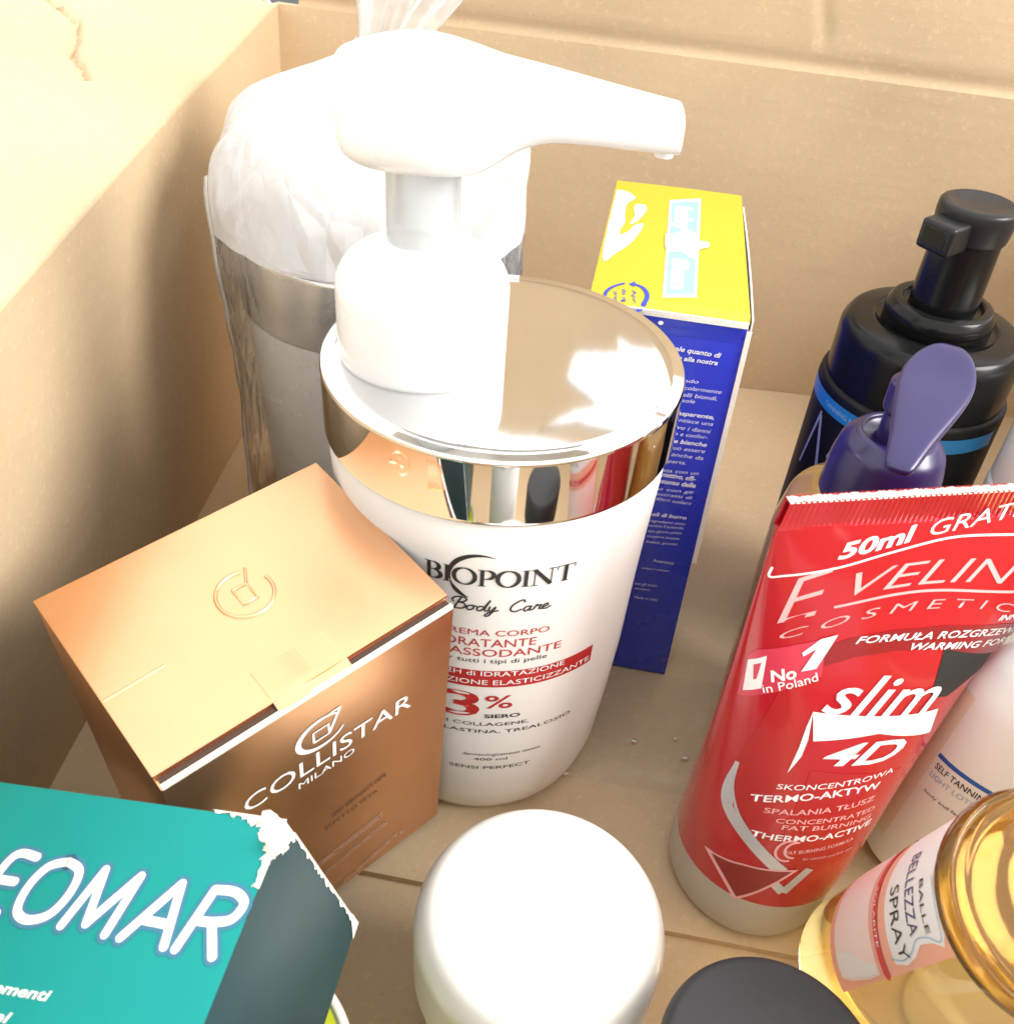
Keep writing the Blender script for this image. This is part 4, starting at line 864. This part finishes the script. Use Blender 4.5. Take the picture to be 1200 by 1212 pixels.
# ---------------------------------------------------------------- red squeeze tube
t = thing('squeeze_tube', 'red squeeze tube with white slimming lettering, standing on its pale end', 'tube')
NA = 72
def tube_ring(z, k=1.):
    c, a, b, ar = tube_sec(z); out = []
    for j in range(NA):
        an = 2*math.pi*j/NA; u = math.cos(an)*(ar if math.cos(an) > 0 else a)*k; y = math.sin(an)*b*k
        p = c+TE*u-TN*y; out.append(V(p[0], p[1], z))
    return out
def tube_part(name, zs, m, parent, ks=None, caps=True):
    vs, fs = [], []
    for i, z in enumerate(zs): vs += tube_ring(z, ks[i] if ks else 1.)
    for i in range(len(zs)-1):
        for j in range(NA): fs.append((i*NA+j, i*NA+(j+1) % NA, (i+1)*NA+(j+1) % NA, (i+1)*NA+j))
    if caps: fs.append(tuple(reversed(range(NA)))); fs.append(tuple((len(zs)-1)*NA+j for j in range(NA)))
    return pydata(name, vs, fs, m, parent)
sharp(tube_part('tube_body', frange(.0165, .1240, 50), 'red', t), 60)
sharp(tube_part('tube_end', [.0004, .0010, .0024, .0050, .0090, .0130, .0168], 'tube_end', t, [.90, .955, .985, 1., 1.003, 1.002, .998]), 60)
# crimped seal
vs, fs = [], []
c, a, b, ar = tube_sec(.1285); rows = frange(.1232, .1305, 8); cols = frange(-a, ar, 200)
for sgn in (1, -1):
    b0 = len(vs)
    for z in rows:
        for i, u in enumerate(cols):
            y = (.0010+.00022*math.sin(u*2*math.pi/.00115)*(1 if z > .1245 else .2))*sgn
            p = c+TE*u*(1-.02*max(0, (z-.124)/.0065))+TN*y; vs.append((p[0], p[1], z))
    n = len(cols)
    for r in range(len(rows)-1):
        for i in range(n-1): fs.append((b0+r*n+i, b0+r*n+i+1, b0+(r+1)*n+i+1, b0+(r+1)*n+i) if sgn > 0 else (b0+r*n+i+1, b0+r*n+i, b0+(r+1)*n+i, b0+(r+1)*n+i+1))
cr = pydata('crimp_seal', vs, fs, 'red', t)
n = len(cols); vs, fs = [], []
for i, u in enumerate(cols):
    zz = .1303+.00010*math.sin(u*900)+.00008*math.sin(u*2400)
    for sgn in (1, -1):
        p = c+TE*u*.98+TN*(.00105*sgn); vs += [(p[0], p[1], .1300), (p[0], p[1], zz)]
for i in range(n-1):
    b = 4*i; fs += [(b, b+4, b+5, b+1), (b+1, b+5, b+7, b+3), (b+3, b+7, b+6, b+2)]
pydata('crimp_edge', vs, fs, 'paper_core', cr)
def sh(k): return SH[('tube', k)]
def clampu(P, mg=.97):
    out = []
    for u, v in P:
        c_, a_, b_, ar_ = tube_sec(v); out.append((max(-a_*mg, min(ar_*mg, u)), v))
    return out
strokes_on('printed_line', S_tube, [(clampu(list(sh('line_a'))), .0005, {})], 'ink_white', t, .00015)
strokes_on('printed_line', S_tube, [(clampu(list(sh('line_b'))), .0006, {})], 'ink_pink', t, .00015)
poly_on('dark_diamond', S_tube, [(-.026, .085), (-.017, .066), (-.0150, .052), (-.017, .036), (-.024, .045), (-.0275, .060)], 'red_mid', t, .00008)
poly_on('dark_diamond', S_tube, [(-.013, .062), (.010, .060), (.012, .040), (-.004, .030), (-.012, .034)], 'red_mid', t, .00008)
poly_on('dark_band', S_tube, clampu([(-.0209, .0955), (-.0154, .0980), (-.0067, .0996), (.0049, .0997), (.0200, .0975), (.0300, .0945), (.0300, .0870), (.0200, .0893), (.0060, .0940), (-.0049, .0945), (-.0138, .0930), (-.0197, .0905)]), 'red_dark', t, .00013)
poly_on('red_badge', S_tube, clampu(list(sh('nobadge'))), 'badge_red', t, .00016)
MK = [(-.0338, .0886), (-.0312, .0914), (-.0296, .0824), (-.0322, .0798)]
poly_on('white_mark', S_tube, MK, 'ink_white', t, .00024)
mk = [(-.0328, .0882), (-.0316, .0895), (-.0311, .0843), (-.0316, .0838)]; mc = np.mean(np.array(mk), 0)
poly_on('mark_center', S_tube, [tuple(mc+(np.array(p)-mc)*np.array([.9, .9])) for p in mk], 'badge_red', t, .00032)
poly_on('white_bar', S_tube, clampu(list(sh('whitebar'))), 'ink_white', t, .00016)
poly_on('black_patch', S_tube, [(.0068, .0936), (.0225, .0892), (.0220, .0835), (.0140, .0792), (.0088, .0806)], 'cap_grey', t, .00012)
poly_on('white_swoosh', S_tube, clampu(list(sh('swoosh'))), 'ink_white', t, .00018)
strokes_on('silver_slash', S_tube, [([(-.0272, .0590), (-.0262, .0500), (-.0232, .0425), (-.0163, .0354), (-.0085, .0293)], .0030, dict(cap=False, taper=lambda q: .25+.75*smooth01(q*2)))], 'silver_print', t, .00016)
tri = list(sh('tri')); poly_on('white_triangle', S_tube, tri, 'ink_pink', t, .00018)
tcn = np.mean(np.array(tri), 0); poly_on('dark_triangle', S_tube, [tuple(tcn+(np.array(p)-tcn)*.86) for p in tri], 'red_dark', t, .00026)
strokes_on('check_mark', S_tube, [([sh('check')[0], sh('check')[1]], .0022, dict(smooth=False, cap=False)), ([sh('check')[1], sh('check')[2]], .0022, dict(smooth=False, cap=False))], 'silver_print', t, .00018)
strokes_on('swirl_print', S_tube, [(arcs(-.0095, .0365, .0028, .0034, 80, 290, 20), .0006, {}), (arcs(-.0082, .0370, .0022, .0026, 90, 280, 20), .0006, {})], 'ink_pink', t, .00014)
FIX = {'FORMU\u0141A ROZGRZEWA': (-.0146, .0965, .0270, .0930, .0017, .0018), 'WARMING FORM': (-.0020, .0945, .0270, .0902, .00165, .0006), 'INN': (.0180, .0988, .0235, .0978, .0013, 0)}
for s, body, u0, v0, u1, v1, h, k in TEXTS:
    if s == 'tube':
        if body in FIX: u0, v0, u1, v1, h, q_ = FIX[body]; k = dict(k); k['q'] = q_
        if body == 'E': u0, v0, u1, v1 = -.0318, .1000, -.0205, .1052; k = dict(k, sh=.42)
        if body == '1':
            one = [(.0, .66), (.42, 1.0), (.98, 1.0), (.78, .0), (.30, .0), (.44, .70), (.10, .52)]
            poly_on('numeral', S_tube, [(u0-.0004+(x+y*.12)*.0058, v0+.0008+y*h+x*.0022) for x, y in one], 'ink_white', t, .00034); continue
        if body == '4D': k = dict(k, b=.022)
        if body == 'slim': u0 -= .0006; h *= 1.12; k = dict(k, b=.008)
        if body == 'in Poland': u0 += .0018; v0 += .0008
        if body == 'TERMO-AKTYW': v1 -= .0009
        if body.startswith('SKONC'): v0 += .0011; v1 += .0011
        if v0 < .058: h *= .78; v0 -= .0004; v1 -= .0004; k = dict(k, b=min(.018, k.get('b', 0)))
        lettering(s, body, u0, v0, u1, v1, h, k, t, S_tube)
put(t, V(.0735, .150, 0))

# ---------------------------------------------------------------- white self-tanning bottle
t = thing('lotion_bottle', 'white lotion bottle with blue ring, right of the red tube', 'bottle')
lathe('body', fillet([(.0, .0002), (.0200, .0002), (.0218, .002), (.0225, .012), (.0225, .074), (.0190, .0845), (.0120, .0895), (.0090, .090), (.0090, .093)], .003, 6), 'lotion_white', t, WC, (WD, WE*(WB/WR), WF), seg=72, split=60)
lathe('cap', fillet([(.0088, .0915), (.0105, .092), (.0105, .106), (.0095, .1075), (.0, .1075)], .001), 'gold', t, WC, (WD, WE*.9, WF), seg=48)
sheet('blue_line', lambda u, v: S_white(u, v, .0001), frange(-.0222, .030, 60), frange(.0500, .0515, 1), 'ink_blue_line', t)
sheet('side_reflection', lambda u, v: S_white(u, v, .00008), frange(-.0350, -.0225, 18), frange(.012, .073, 10), 'lotion_reflection', t)  # reflection on the rounded side, painted as a cream strip
for s, body, u0, v0, u1, v1, h, k in TEXTS:
    if s == 'white': lettering(s, body, max(u0, -.0210), v0-.0016, u1, v1-.0016, h, k, t, S_white)
put(t, WC)

# ---------------------------------------------------------------- amber spray bottle leaning towards the viewer
t = thing('spray_bottle', 'amber oil spray bottle with peach and white label, bottom right', 'bottle')
OL = float(np.linalg.norm(OS-OB)); AX = (OD, OE, OF)
lathe('body', fillet([(.0, .0), (.0178, .0), (OR-.0003, .003), (OR-.0002, OL-.004), (OR-.0002, OL)], .002, 5), 'oil', t, OB, AX, seg=80, split=60)
sh_ = lathe('shoulder', fillet([(OR+.0007, OL-.0008), (OR+.0007, OL+.0012), (.0192, OL+.0036), (.0184, OL+.0034), (.0176, OL+.0052), (.0164, OL+.0052), (.0140, OL+.0078), (.0112, OL+.0082), (.0108, OL+.0110), (.006, OL+.0114), (.0, OL+.0110)], .0011, 5), 'amber_cap', t, OB, AX, seg=80, split=60)
sheet('label', lambda u, v: S_spray(u, v, .00006), frange(-.040, .0014, 50), frange(.0300, OL-.0010, 4), 'peach', t)
pn = [(-.037, .0660), (-.037, .0880), (-.024, .0882), (-.0154, .0888), (-.0110, .0880), (-.0078, .0890), (-.0022, .0886), (-.0004, .0868), (-.0016, .0829), (-.0020, .0780), (-.0004, .0740), (.0004, .0691), (-.0004, .0640), (-.0134, .0645), (-.0200, .0655)]
poly_on('white_panel', S_spray, pn, 'paper_white', t, .00014)
poly_on('pink_motif', S_spray, [(-.037, .0330), (-.037, .0560), (-.014, .0555), (-.004, .0553), (.0004, .0545), (.0006, .0480), (-.0002, .0380), (-.0012, .0335)], 'peach_light', t, .00014)
poly_on('white_corner', S_spray, [(-.0062, .0335), (-.0052, .0420), (-.0024, .0500), (-.0016, .0540), (.0001, .0535), (.0001, .0480), (-.0007, .0380), (-.0015, .0340)], 'paper_white', t, .00022)
strokes_on('red_stripe', S_spray, [([(-.037, .0600), (-.018, .0594), (-.0080, .0590), (-.0010, .0582), (.0006, .0578)], .0026, {})], 'ink_stripe_red', t, .00024)
strokes_on('panel_outline', S_spray, [([(p[0]-.0010, p[1]-.0007) for p in pn[4:13]], .00022, {})], 'ink_lblue', t, .00024)
for s, body, u0, v0, u1, v1, h, k in TEXTS:
    if s == 'spray':
        k = dict(k); k['o'] = 3; vm = (v0+v1)/2
        if body == 'SOLARITE': vm = .0584; h = .0012
        if body == 'BELLEZZA': vm = .0752; h = .0042; u0 = -.0185
        if body == 'BALLE': vm = .0822; h = .0018
        if body == 'SPRAY': h = .0044
        lettering(s, body, u0, vm, u1, vm, h, k, t, S_spray)
put(t, OB)

# ---------------------------------------------------------------- jars and caps in the foreground
JC = V(.0136, .1030, 0)
t = thing('cream_jar', 'round white cream jar with glossy domed lid, bottom centre', 'jar')
lathe('jar_body', fillet([(.0, -.0042), (.0215, -.0042), (.0235, -.002), (.0238, .034), (.022, .036)], .001), 'jar_white', t, JC, seg=80)
lathe('lid', [(.0258, .0300)]+fillet([(.0258, .0300), (.0264, .0306), (.0264, .0485), (.0235, .0540), (.0100, .0556), (.0, .0558)], .0042, 10), 'jar_white', t, JC, seg=112, split=0)
put(t, JC)
DC = V(.0548, .0735, 0)
t = thing('lotion_bottle', 'bottle with matte dark grey round cap, at the bottom edge', 'bottle')
lathe('body', fillet([(.0, -.0042), (.0180, -.0042), (.0190, -.002), (.0190, .044), (.017, .045)], .001), 'lotion_white', t, DC, seg=64)
lathe('cap', [(.0192, .0430)]+fillet([(.0192, .0430), (.0198, .0436), (.0202, .0590), (.0190, .0612), (.0, .0614)], .0012, 6), 'cap_grey', t, DC, seg=96, split=0)
put(t, DC)
SCN = V(.0118, .0438, 0)
t = thing('lotion_bottle', 'bottle with silver rimmed cap just entering the bottom edge', 'bottle')
lathe('body', fillet([(.0, -.0042), (.0170, -.0042), (.0180, -.002), (.0180, .070), (.016, .072)], .001), 'lotion_white', t, SCN, seg=64)
lathe('cap_rim', fillet([(.0183, .0700), (.0190, .0710), (.0190, .0925), (.0178, .0934), (.0168, .0930), (.0168, .0915)], .0005), 'chrome', t, SCN, seg=80, split=0)
lathe('cap_top', [(.0168, .0900), (.0168, .0921), (.008, .0922), (.0, .0922)], 'lotion_white', t, SCN, seg=64)
put(t, SCN)
GC = V(-.0480, .0720, 0)
t = thing('cream_jar', 'jar with white rim and lime green side under the teal carton', 'jar')
lathe('jar_body', fillet([(.0, -.0042), (.0255, -.0042), (.0265, -.002), (.0265, .0300), (.025, .031)], .001), 'lime', t, GC, seg=80)
lathe('lid', fillet([(.0268, .0295), (.0275, .0300), (.0275, .0362), (.0268, .0372), (.0256, .0371), (.0252, .0360), (.024, .0360)], .0004), 'jar_white', t, GC, seg=96)
lathe('lid_top', [(.0251, .0345), (.0251, .0364), (.01, .0364), (.0, .0364)], 'lime', t, GC, seg=64)
put(t, GC)
EC = V(.1490, .2150, 0)
t = thing('lotion_bottle', 'ivory capped bottle at the right edge beside the black pump bottle', 'bottle')
lathe('body', fillet([(.0, .0), (.017, .0), (.0180, .002), (.0180, .088), (.016, .090)], .001), 'lotion_white', t, EC, seg=64)
lathe('cap', fillet([(.0172, .0890), (.0178, .0895), (.0175, .1120), (.0150, .1165), (.0080, .1185), (.0, .1188)], .003, 6), 'jar_white', t, EC, seg=64, split=0)
put(t, EC)
